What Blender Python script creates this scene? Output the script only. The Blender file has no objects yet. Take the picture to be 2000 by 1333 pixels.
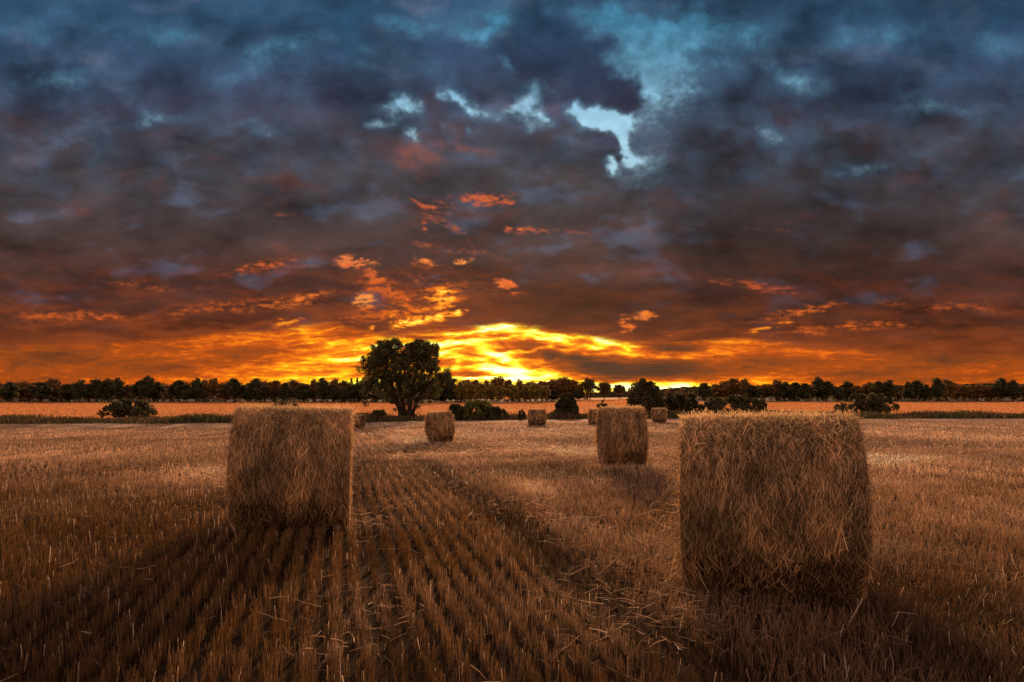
import bpy, math, random
import numpy as np
from mathutils import Vector, noise as mnoise

random.seed(7)
RNG = np.random.default_rng(11)
sc = bpy.context.scene
col = sc.collection
F = 1250.0            # focal length, in photo pixels (photo 2000 px wide)
HZ = 776.0            # photo row of the horizon
EYE = 1.6

# ------------------------------------------------------------------ helpers
def link(o, parent=None):
    col.objects.link(o)
    if parent is not None:
        o.parent = parent
    return o

def tag(o, label=None, cat=None, group=None, kind=None):
    if label: o['label'] = label
    if cat: o['category'] = cat
    if group: o['group'] = group
    if kind: o['kind'] = kind
    return o

def empty(name, loc, rz=0.0):
    o = bpy.data.objects.new(name, None)
    o.empty_display_size = 0.3
    o.location = loc
    o.rotation_euler = (0, 0, rz)
    return link(o)

def np_mesh(name, verts, quads, colors=None, smooth=False, tri=False):
    verts = np.asarray(verts, dtype=np.float32)
    quads = np.asarray(quads, dtype=np.int32)
    k = quads.shape[1]
    me = bpy.data.meshes.new(name)
    me.vertices.add(len(verts))
    me.vertices.foreach_set('co', verts.ravel())
    me.loops.add(quads.size)
    me.loops.foreach_set('vertex_index', quads.ravel())
    me.polygons.add(len(quads))
    me.polygons.foreach_set('loop_start', np.arange(len(quads), dtype=np.int32) * k)
    me.polygons.foreach_set('loop_total', np.full(len(quads), k, dtype=np.int32))
    if smooth:
        me.polygons.foreach_set('use_smooth', np.ones(len(quads), dtype=bool))
    me.update(calc_edges=True)
    if colors is not None:
        at = me.color_attributes.new('Tint', 'FLOAT_COLOR', 'POINT')
        c = np.ones((len(verts), 4), dtype=np.float32)
        c[:, :3] = colors
        at.data.foreach_set('color', c.ravel())
    return me

def mesh_obj(name, me, mat, parent=None):
    me.materials.append(mat)
    o = bpy.data.objects.new(name, me)
    return link(o, parent)

def vnoise(x, y, seed=0):
    """smooth value noise, vectorised"""
    xi = np.floor(x).astype(np.int64); yi = np.floor(y).astype(np.int64)
    fx = x - xi; fy = y - yi
    fx = fx * fx * (3 - 2 * fx); fy = fy * fy * (3 - 2 * fy)
    def h(a, b):
        n = (a * 374761393 + b * 668265263 + seed * 1442695041) & 0x7fffffff
        n = (n ^ (n >> 13)) * 1274126177 & 0x7fffffff
        return ((n ^ (n >> 16)) & 0xffff) / 65535.0
    return (h(xi, yi) * (1 - fx) + h(xi + 1, yi) * fx) * (1 - fy) + \
           (h(xi, yi + 1) * (1 - fx) + h(xi + 1, yi + 1) * fx) * fy

def fbm(x, y, seed=0, o=4):
    s = 0; a = 0.5; t = 0
    for i in range(o):
        s = s + a * vnoise(x, y, seed + i); t += a
        x = x * 2.03 + 5.1; y = y * 2.03 + 1.7; a *= 0.5
    return s / t

# ------------------------------------------------------------------ terrain
YS = np.array([-500, 0, 8, 15, 26, 48, 58, 75, 110, 200, 260, 400, 900, 3000], float)
US = np.array([-0.9, -0.28, 0.0, 0.2, 0.32, 0.9])
ZT = np.array([
    [0, 0, 0, 0, -.35, -1.2, -1.5, -1.35, -1.0, -.10, .25, 0, -2, -6],
    [0, 0, 0, 0, -.28, -.95, -1.28, -1.2, -1.0, -.10, .20, 0, -2, -6],
    [0, 0, 0, 0, -.22, -.55, -.75, -1.05, -.9, -.10, .6, .5, -2, -6],
    [0, 0, 0, 0, -.18, -.52, -.68, -.85, -.45, .95, 1.5, 1.4, 1, -6],
    [0, 0, 0, 0, -.15, -.5, -.68, -.8, -.6, .1, .6, 1.0, 4, -6],
    [0, 0, 0, 0, -.15, -.5, -.7, -.9, -.8, .1, .6, 1.0, 4, -6]]).T   # [y][u]

def row_s(x, y):                    # distance across the drill rows
    return 0.964 * x + 0.266 * y
def row_t(x, y):
    return -0.266 * x + 0.964 * y
TRACKS = [(2.08, .27, 1.0), (.37, .15, .55), (-7.2, .2, .8), (-8.9, .2, .8), (11.2, .2, .8), (12.9, .2, .8)]

def track_mask(x, y):
    s = row_s(x, y) + 0.16 * (vnoise(row_t(x, y) * 0.35, x * 0 + 3, 5) - .5) + .10 * (vnoise(row_t(x, y) * 2.1, x * 1.5, 6) - .5)
    m = np.zeros_like(s)
    for s0, w, k in TRACKS:
        m = np.maximum(m, k * np.exp(-np.abs((s - s0) / w) ** 2.6))
    return m

def terrain(x, y):
    x = np.asarray(x, float); y = np.asarray(y, float)
    u = np.clip(x / np.maximum(y, 3.0), -0.9, 0.9)
    iy = np.clip(np.searchsorted(YS, y) - 1, 0, len(YS) - 2)
    fy = np.clip((y - YS[iy]) / (YS[iy + 1] - YS[iy]), 0, 1); 
    iu = np.clip(np.searchsorted(US, u) - 1, 0, len(US) - 2)
    fu = np.clip((u - US[iu]) / (US[iu + 1] - US[iu]), 0, 1); fu = fu * fu * (3 - 2 * fu)
    z = (ZT[iy, iu] * (1 - fu) + ZT[iy, iu + 1] * fu) * (1 - fy) + \
        (ZT[iy + 1, iu] * (1 - fu) + ZT[iy + 1, iu + 1] * fu) * fy
    near = np.clip(1 - np.abs(y) / 60.0, 0, 1)
    z = z + near * 0.05 * (fbm(x * .5, y * .5, 3, 3) - .5)
    return z

def ground(px, py=None, d=None):
    """world point on the ground under a photo column at a given row or distance"""
    u = (px - 1000.0) / F
    if d is None:
        d = 3.0
        while d < 700:
            z = float(terrain(u * d, d))
            if HZ + (EYE - z) / d * F <= py:
                break
            d *= 1.003
    return Vector((u * d, d, float(terrain(u * d, d))))

# ------------------------------------------------------------------ materials
def lin(r, g, b):
    f = lambda c: ((c / 255 + .055) / 1.055) ** 2.4 if c > 10 else c / 255 / 12.92
    return (f(r), f(g), f(b), 1)

def new_mat(name):
    m = bpy.data.materials.new(name)
    m.use_nodes = True
    nt = m.node_tree
    nt.nodes.clear()
    out = nt.nodes.new('ShaderNodeOutputMaterial')
    return m, nt, out

def nd(nt, t, **kw):
    n = nt.nodes.new(t)
    for k, v in kw.items():
        if k == 'ins':
            for kk, vv in v.items():
                if hasattr(vv, 'is_output') or isinstance(vv, bpy.types.NodeSocket):
                    nt.links.new(vv, n.inputs[kk])
                else:
                    inp = n.inputs[kk]
                    inp.default_value = vv[:3] if inp.type == 'VECTOR' and isinstance(vv, tuple) else vv
        else:
            setattr(n, k, v)
    return n

def ramp(nt, fac, stops, interp='LINEAR'):
    r = nt.nodes.new('ShaderNodeValToRGB')
    r.color_ramp.interpolation = interp
    e = r.color_ramp.elements
    while len(e) > 1: e.remove(e[0])
    e[0].position = stops[0][0]; e[0].color = stops[0][1]
    for p, c in stops[1:]:
        n = e.new(p); n.color = c
    nt.links.new(fac, r.inputs[0])
    return r.outputs[0]

def fibre_mat(name, transl=0.3, rough=.7, var=.5, dark=1.0, spec=.25):
    """straw / leaf material: per-blade tint attribute, world noise patches, some light through it"""
    m, nt, out = new_mat(name)
    a = nd(nt, 'ShaderNodeAttribute', attribute_name='Tint')
    tc = nd(nt, 'ShaderNodeNewGeometry')
    n = nd(nt, 'ShaderNodeTexNoise', ins={'Vector': tc.outputs['Position'], 'Scale': 1.7, 'Detail': 4.0})
    mr = nd(nt, 'ShaderNodeMapRange', ins={0: n.outputs[0], 1: .3, 2: .7, 3: (1 - var) * dark, 4: (1 + var * .6) * dark})
    mx = nd(nt, 'ShaderNodeVectorMath', operation='SCALE', ins={0: a.outputs[0], 'Scale': mr.outputs[0]})
    b = nd(nt, 'ShaderNodeBsdfPrincipled', ins={'Base Color': mx.outputs[0], 'Roughness': rough, 'Specular IOR Level': spec})
    t = nd(nt, 'ShaderNodeBsdfTranslucent', ins={'Color': mx.outputs[0]})
    s = nd(nt, 'ShaderNodeMixShader', ins={0: transl, 1: b.outputs[0], 2: t.outputs[0]})
    nt.links.new(s.outputs[0], out.inputs[0])
    return m

MAT_STRAW = fibre_mat('straw_stalks', .35, .6, .35)
MAT_BALE_STRAW = fibre_mat('bale_straw', .45, .6, .3)
MAT_LEAF = fibre_mat('leaves', .35, .55, .35)
MAT_WEED = fibre_mat('weeds', .3, .7, .4)

def bale_core_mat():
    m, nt, out = new_mat('bale_core_straw')
    tc = nd(nt, 'ShaderNodeTexCoord')
    mp = nd(nt, 'ShaderNodeMapping', ins={0: tc.outputs['Object'], 'Scale': (60, 9, 9)})
    n = nd(nt, 'ShaderNodeTexNoise', ins={'Vector': mp.outputs[0], 'Scale': 1.0, 'Detail': 5.0, 'Roughness': .65})
    c = ramp(nt, n.outputs[0], [(.35, (.02, .010, .005, 1)), (.6, (.10, .055, .025, 1)), (.85, (.3, .18, .08, 1))])
    b = nd(nt, 'ShaderNodeBsdfPrincipled', ins={'Base Color': c, 'Roughness': .9, 'Specular IOR Level': .1})
    bp = nd(nt, 'ShaderNodeBump', ins={'Height': n.outputs[0], 'Strength': .7, 'Distance': .04})
    nt.links.new(bp.outputs[0], b.inputs['Normal'])
    nt.links.new(b.outputs[0], out.inputs[0])
    return m
MAT_BALE = bale_core_mat()

def bark_mat():
    m, nt, out = new_mat('bark')
    tc = nd(nt, 'ShaderNodeTexCoord')
    mp = nd(nt, 'ShaderNodeMapping', ins={0: tc.outputs['Object'], 'Scale': (7, 7, 1.6)})
    n = nd(nt, 'ShaderNodeTexNoise', ins={'Vector': mp.outputs[0], 'Scale': 1.5, 'Detail': 6.0, 'Roughness': .7})
    c = ramp(nt, n.outputs[0], [(.3, (.012, .009, .007, 1)), (.7, (.06, .042, .03, 1))])
    b = nd(nt, 'ShaderNodeBsdfPrincipled', ins={'Base Color': c, 'Roughness': .95, 'Specular IOR Level': .1})
    bp = nd(nt, 'ShaderNodeBump', ins={'Height': n.outputs[0], 'Strength': .8, 'Distance': .05})
    nt.links.new(bp.outputs[0], b.inputs['Normal'])
    nt.links.new(b.outputs[0], out.inputs[0])
    return m
MAT_BARK = bark_mat()

def ground_mat():
    """stubble field soil near, ripe golden field beyond the hedge, all in world position"""
    m, nt, out = new_mat('field_ground')
    g = nd(nt, 'ShaderNodeNewGeometry')
    P = g.outputs['Position']
    rot = nd(nt, 'ShaderNodeVectorRotate', rotation_type='Z_AXIS', ins={'Vector': P, 'Angle': -math.radians(15.4)})
    R = rot.outputs[0]                       # x = across rows, y = along rows
    sep = nd(nt, 'ShaderNodeSeparateXYZ', ins={0: P})
    # fine chaff over soil
    n1 = nd(nt, 'ShaderNodeTexNoise', ins={'Vector': P, 'Scale': 34.0, 'Detail': 6.0, 'Roughness': .75})
    mp = nd(nt, 'ShaderNodeMapping', ins={0: R, 'Scale': (1.1, .06, 1)})
    n2 = nd(nt, 'ShaderNodeTexNoise', ins={'Vector': mp.outputs[0], 'Scale': 1.0, 'Detail': 5.0, 'Roughness': .6})
    n3 = nd(nt, 'ShaderNodeTexNoise', ins={'Vector': P, 'Scale': .35, 'Detail': 5.0, 'Roughness': .65})
    soil = ramp(nt, n1.outputs[0], [(.35, (.010, .005, .0025, 1)), (.58, (.032, .015, .007, 1)), (.74, (.14, .08, .04, 1))])
    # far part of the stubble field: straw colour merged with the soil
    mixn = nd(nt, 'ShaderNodeMath', operation='ADD', ins={0: n2.outputs[0], 1: n3.outputs[0]})
    mixh = nd(nt, 'ShaderNodeMath', operation='MULTIPLY', ins={0: mixn.outputs[0], 1: .5})
    far = ramp(nt, mixh.outputs[0], [(.42, (.12, .07, .045, 1)), (.5, (.28, .185, .125, 1)), (.58, (.56, .41, .29, 1))])
    fd = nd(nt, 'ShaderNodeMapRange', ins={0: sep.outputs[1], 1: 14.0, 2: 40.0, 3: 0.0, 4: 1.0})
    c1 = nd(nt, 'ShaderNodeMix', data_type='RGBA', ins={0: fd.outputs[0], 6: soil, 7: far})
    # golden field
    mpg = nd(nt, 'ShaderNodeMapping', ins={0: R, 'Scale': (.45, .05, 1)})
    n4 = nd(nt, 'ShaderNodeTexNoise', ins={'Vector': mpg.outputs[0], 'Scale': 1.0, 'Detail': 6.0, 'Roughness': .65})
    gold = ramp(nt, n4.outputs[0], [(.32, (.42, .18, .06, 1)), (.5, (.62, .28, .09, 1)), (.68, (.80, .42, .16, 1))])
    n5 = nd(nt, 'ShaderNodeTexNoise', ins={'Vector': P, 'Scale': .12, 'Detail': 2.0})
    gy = nd(nt, 'ShaderNodeMath', operation='MULTIPLY_ADD', ins={0: n5.outputs[0], 1: 5.0, 2: sep.outputs[1]})
    gm = nd(nt, 'ShaderNodeMapRange', ins={0: gy.outputs[0], 1: 79.0, 2: 80.0, 3: 0.0, 4: 1.0})
    c2 = nd(nt, 'ShaderNodeMix', data_type='RGBA', ins={0: gm.outputs[0], 6: c1.outputs[2], 7: gold})
    # beyond the trees: dull meadow
    mm = nd(nt, 'ShaderNodeMapRange', ins={0: sep.outputs[1], 1: 330.0, 2: 380.0, 3: 0.0, 4: 1.0})
    c3 = nd(nt, 'ShaderNodeMix', data_type='RGBA', ins={0: mm.outputs[0], 6: c2.outputs[2], 7: (.16, .085, .04, 1)})
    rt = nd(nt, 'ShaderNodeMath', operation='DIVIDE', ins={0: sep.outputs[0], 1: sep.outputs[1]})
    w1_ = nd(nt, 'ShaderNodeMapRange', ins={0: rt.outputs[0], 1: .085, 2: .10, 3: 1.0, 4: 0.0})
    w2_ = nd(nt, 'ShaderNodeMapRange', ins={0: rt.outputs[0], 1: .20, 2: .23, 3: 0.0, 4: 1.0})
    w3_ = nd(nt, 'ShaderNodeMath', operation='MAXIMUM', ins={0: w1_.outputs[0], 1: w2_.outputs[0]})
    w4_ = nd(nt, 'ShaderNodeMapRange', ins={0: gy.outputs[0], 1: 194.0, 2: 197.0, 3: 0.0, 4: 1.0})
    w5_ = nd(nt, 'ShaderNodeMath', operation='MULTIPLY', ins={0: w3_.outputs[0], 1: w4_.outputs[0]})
    c3 = nd(nt, 'ShaderNodeMix', data_type='RGBA', ins={0: w5_.outputs[0], 6: c3.outputs[2], 7: (.035, .028, .014, 1)})  # shade beneath the tree belt painted into the ground colour
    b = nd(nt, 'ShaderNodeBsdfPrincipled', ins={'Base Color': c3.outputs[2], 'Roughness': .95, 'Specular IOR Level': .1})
    bp = nd(nt, 'ShaderNodeBump', ins={'Height': n1.outputs[0], 'Strength': .8, 'Distance': .03})
    nt.links.new(bp.outputs[0], b.inputs['Normal'])
    nt.links.new(b.outputs[0], out.inputs[0])
    return m
MAT_GROUND = ground_mat()

# ------------------------------------------------------------------ ground sheet
def make_ground():
    far_x = 9 * (2600 / 9) ** np.linspace(0, 1, 90)[1:]
    xs = np.concatenate([-far_x[::-1], np.arange(-9, 9.01, .1), far_x])
    y1 = np.linspace(-60, 2, 24)
    y2 = np.arange(2.12, 20, .12)
    y3 = 20 * (3000 / 20) ** np.linspace(0, 1, 170)
    ys = np.concatenate([y1, y2, y3])
    X, Y = np.meshgrid(xs, ys)
    Z = terrain(X, Y) - 0.02 * track_mask(X, Y) * (np.abs(Y) < 40)
    V = np.stack([X, Y, Z], -1).reshape(-1, 3)
    w = len(xs); h = len(ys)
    I = (np.arange(h - 1)[:, None] * w + np.arange(w - 1)[None, :]).ravel()
    Q = np.stack([I, I + 1, I + w + 1, I + w], -1)
    me = np_mesh('ground', V, Q, smooth=True)
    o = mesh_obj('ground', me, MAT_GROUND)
    tag(o, kind='structure')
make_ground()

# ------------------------------------------------------------------ blades
def blades(base, dirv, width, cols, bend=None, taper=.6):
    """flat tapering strips: base (N,3), dirv (N,3) full length vector, width (N,), cols (N,3)"""
    N = len(base)
    d = dirv / np.maximum(np.linalg.norm(dirv, axis=1, keepdims=True), 1e-6)
    r = RNG.normal(size=(N, 3))
    side = np.cross(d, r); side /= np.maximum(np.linalg.norm(side, axis=1, keepdims=True), 1e-6)
    side = side * (width[:, None] * .5)
    mid = base + dirv * .5
    tip = base + dirv
    if bend is not None:
        tip = tip + bend
    if bend is None:
        V = np.stack([base - side, base + side, tip + side * taper, tip - side * taper], 1).reshape(-1, 3)
        I = np.arange(N)[:, None] * 4
        Q = I + np.array([[0, 1, 2, 3]])
        C = np.repeat(cols, 4, axis=0)
    else:
        V = np.stack([base - side, base + side, mid + side, mid - side, tip + side * taper, tip - side * taper], 1).reshape(-1, 3)
        I = np.arange(N)[:, None] * 6
        Q = np.concatenate([I + np.array([[0, 1, 2, 3]]), I + np.array([[3, 2, 4, 5]])])
        C = np.repeat(cols, 6, axis=0)
    return V, Q, C

def join(parts):
    Vs, Qs, Cs, n = [], [], [], 0
    for V, Q, C in parts:
        Vs.append(V); Qs.append(Q + n); Cs.append(C); n += len(V)
    return np.concatenate(Vs), np.concatenate(Qs), np.concatenate(Cs)

# places of pale loose straw: photo column, row, half width (m) across, half depth (m), amount
LITTER = [(795, 862, .9, 2.2, .9), (800, 897, .7, .8, .8), (905, 893, 1.4, .9, .6), (1085, 884, 1.7, 1.2, .9),
          (1010, 872, 1.0, 1.6, .6), (1140, 893, .9, .8, .7), (1000, 905, 1.5, .6, .4), (940, 855, 2.5, 2.2, .35),
          (1180, 1125, .35, .3, .8), (1290, 1205, .8, .45, .8), (1335, 1100, .6, .6, .8), (690, 1035, .5, .5, .6),
          (1110, 1030, .35, .9, .6), (1050, 965, .35, 1.5, .45), (660, 1285, .25, .12, 1.3), (720, 1210, .3, .5, .5), (1240, 1270, .6, .2, .4),
          (1215, 915, .8, .5, .5), (1090, 850, 3, 2.5, .3), (420, 930, 1.2, 2, .6), (1700, 900, 2, 1.5, .6), (1620, 1080, .7, .6, .6)]
LIT_W = []
for (px, py, a, b, k) in LITTER:
    p = ground(px, py)
    LIT_W.append((p.x, p.y, a, b, k))

def litter_amount(x, y):
    m = np.zeros_like(x)
    for (cx, cy, a, b, k) in LIT_W:
        # the patches lie along the drill rows
        dx = x - cx; dy = y - cy
        s = row_s(dx, dy); t = row_t(dx, dy)
        m = m + 1.35 * k * np.exp(-(s / a) ** 2 - (t / b) ** 2)
    return m

def frustum(x, y, margin=.06):
    return (np.abs(x) < y * (.80 + margin) + .3) & (y > 3.0)

def stem_colour(x, y, n):
    """stubble colour: browner among the drill rows left of the track, paler and greyer right and further out"""
    p = fbm(x * .6, y * .6, 21, 3)
    s = row_s(x, y)
    right = 1 / (1 + np.exp(-(s - 2.3) * 3))
    far = np.clip((y - 7) / 14, 0, 1)
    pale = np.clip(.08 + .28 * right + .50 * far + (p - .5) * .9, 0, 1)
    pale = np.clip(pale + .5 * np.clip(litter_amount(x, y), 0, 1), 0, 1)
    rnd = RNG.random(n)
    pale = np.clip(pale * (.6 + .8 * rnd), 0, 1)[:, None]
    brown = np.array([.225, .118, .038]); light = np.array([.58, .385, .25])
    c = brown * (1 - pale) + light * pale
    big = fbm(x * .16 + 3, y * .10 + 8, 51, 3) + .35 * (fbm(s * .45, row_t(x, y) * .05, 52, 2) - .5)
    shade = np.interp(big, [.3, .5, .7], [.55, .95, 1.45]) * np.interp(y, [3, 5, 8, 14, 22], [.50, .68, .84, .98, 1.12])  # near stems darkened in colour to imitate light falling off towards the viewer
    shade = shade * (1 - .68 * np.clip(track_mask(x, y), 0, 1))  # wheel track: crushed brown stems, with its shading also put into their colour
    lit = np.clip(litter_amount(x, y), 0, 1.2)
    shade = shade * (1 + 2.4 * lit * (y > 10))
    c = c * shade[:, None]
    c = c * (.55 + .75 * RNG.random(n))[:, None]
    sparkle = RNG.random(n) < .8 * np.interp(y, [4, 12, 30], [.02, .05, .06])
    c[sparkle] = np.array([.85, .66, .47])
    return np.minimum(c, .92)

def make_stubble():
    parts = []
    # (y0, y1, spacing of clumps along the row, stems per clump, stem width, row spacing)
    bands = [(3.2, 7.5, .013, 5, .0034, .175), (7.5, 12, .019, 4, .0052, .175), (12, 20, .040, 3, .0095, .175),
             (20, 34, .11, 3, .018, .30), (34, 62, .20, 3, .032, .60)]
    for (y0, y1, step, k, w, rs) in bands:
        smin = row_s(-.86 * y1, y0) - 1; smax = row_s(.86 * y1, y1) + 1
        rows = np.arange(math.floor(smin / rs), math.ceil(smax / rs)) * rs
        tmin = row_t(.86 * y1, y0) - 1; tmax = row_t(-.86 * y1, y1) + 1
        ts = np.arange(tmin, tmax, step)
        S, T = np.meshgrid(rows, ts)
        S = S.ravel(); T = T.ravel()
        S = S + RNG.normal(size=len(S)) * (.026 + .014 / (1 + np.exp(-(S - 2.3) * 3))) * (rs / .15) + .03 * (vnoise(T * .8, S * .3, 4) - .5)
        T = T + RNG.uniform(-.5, .5, len(T)) * step
        x = .964 * S - .266 * T; y = .266 * S + .964 * T
        keep = frustum(x, y) & (y >= y0) & (y < y1)
        x = x[keep]; y = y[keep]
        tm = track_mask(x, y)
        ri = np.round(S[keep] / rs)
        dens = (.62 + .38 * np.clip(fbm(x * 2.5, y * 2.5, 8, 3) * 1.7 - .2, 0, 1)) * (.62 + .38 * vnoise(ri * 1.37 + 50, ri * 0 + .5, 77) ** .5)
        keep = RNG.random(len(x)) < (1 - .06 * tm) * dens
        x = np.repeat(x[keep], k); y = np.repeat(y[keep], k); tm = np.repeat(tm[keep], k)
        n = len(x)
        x = x + RNG.normal(size=n) * (.009 + .5 * w); y = y + RNG.normal(size=n) * (.009 + .5 * w)
        s = row_s(x, y)
        mess = .10 + .18 / (1 + np.exp(-(s - 2.3) * 3))
        z = terrain(x, y) - .02 * tm - .01
        hgt = (.078 + .066 * RNG.random(n) ** 1.4) * (.75 + .5 * fbm(x * .9, y * .9, 31, 2)) * (1 - .22 * tm)
        tall = RNG.random(n) < .02
        hgt = np.where(tall, hgt * 1.7, hgt)
        lean = RNG.normal(size=(n, 2)) * mess[:, None] * 1.0
        dv = np.stack([lean[:, 0] * hgt, lean[:, 1] * hgt, hgt], -1)
        ww = w * (.6 + .8 * RNG.random(n))
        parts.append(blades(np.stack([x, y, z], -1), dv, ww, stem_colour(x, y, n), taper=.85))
    V, Q, C = join(parts)
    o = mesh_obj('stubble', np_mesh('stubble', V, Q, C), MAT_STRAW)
    tag(o, 'cut straw stubble standing in drill rows across the harvested field', 'stubble', kind='stuff')

def make_loose_straw():
    parts = []
    for (y0, y1, dens, w, L) in [(3.2, 8, 62, .0037, .15), (8, 16, 60, .009, .17), (16, 34, 34, .017, .22), (34, 60, 3, .028, .3)]:
        N = int((y1 * y1 - y0 * y0) * .84 * dens * 3.2)
        y = np.sqrt(RNG.uniform(y0 * y0, y1 * y1, N)); x = RNG.uniform(-.84, .84, N) * y
        lit = litter_amount(x, y)
        s = row_s(x, y)
        prob = .05 + .06 * track_mask(x, y) * (y < 16) + .07 / (1 + np.exp(-(s - 2.3) * 3)) + lit * 1.0
        keep = RNG.random(N) < prob
        x = x[keep]; y = y[keep]; lit = np.clip(lit[keep], 0, 1.2)
        n = len(x)
        lift = RNG.random(n)
        z = terrain(x, y) + .01 + lift * (.09 + .05 * lit)
        ang = RNG.uniform(0, 2 * math.pi, n)
        ll = L * (.4 + 1.1 * RNG.random(n) ** 1.5)
        dv = np.stack([np.cos(ang) * ll, np.sin(ang) * ll, RNG.normal(size=n) * ll * .28], -1)
        bend = RNG.normal(size=(n, 3)) * ll[:, None] * .12; bend[:, 2] -= .04 * ll
        base = np.array([.48, .33, .21])[None, :] * (1 + .75 * np.clip(lit, 0, 1))[:, None]
        c = np.minimum(base * (.4 + .75 * RNG.random(n))[:, None], .9)
        parts.append(blades(np.stack([x, y, z], -1), dv, w * (.6 + .8 * RNG.random(n)), c, bend=bend, taper=.7))
    V, Q, C = join(parts)
    o = mesh_obj('loose_straw', np_mesh('loose_straw', V, Q, C), MAT_STRAW)
    tag(o, 'pale loose straw scattered in patches over the stubble', 'straw', kind='stuff')

# ------------------------------------------------------------------ bales
def bale_core(D, L, seed):
    """round bale lying on its side, axis along x, resting at z=0; sags a little"""
    R = D / 2
    rings = []
    nA = 72
    prof = [(-L / 2, .0), (-L / 2 - .015, .35), (-L / 2 - .01, .7), (-L / 2, .90), (-L / 2 + .03, .975), (-L / 2 + .08, 1.0)]
    for i in range(1, 12):
        prof.append((-L / 2 + .08 + (L - .16) * i / 12, 1.0))
    prof += [(L / 2 - .08, 1.0), (L / 2 - .03, .975), (L / 2, .90), (L / 2 + .01, .7), (L / 2 + .015, .35), (L / 2, .0)]
    V = []
    for j, (ax, rr) in enumerate(prof):
        for a in range(nA):
            t = 2 * math.pi * a / nA
            v = Vector((ax * 2.2, math.cos(t) * 2.0 + seed, math.sin(t) * 2.0))
            nn = mnoise.fractal(v * 1.1, 1.0, 2.0, 4)
            r = R * .975 * rr * (1 + .045 * nn)
            yy = math.cos(t) * r; zz = math.sin(t) * r
            zz = zz if zz > 0 else zz * .97
            flat = -R * .93
            if zz < flat: zz = flat + (zz - flat) * .15
            V.append((ax + .012 * mnoise.noise(v * 3), yy, zz - flat - .01))
    Q = []
    for j in range(len(prof) - 1):
        for a in range(nA):
            b = (a + 1) % nA
            Q.append((j * nA + a, j * nA + b, (j + 1) * nA + b, (j + 1) * nA + a))
    return np.array(V), np.array(Q)

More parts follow.
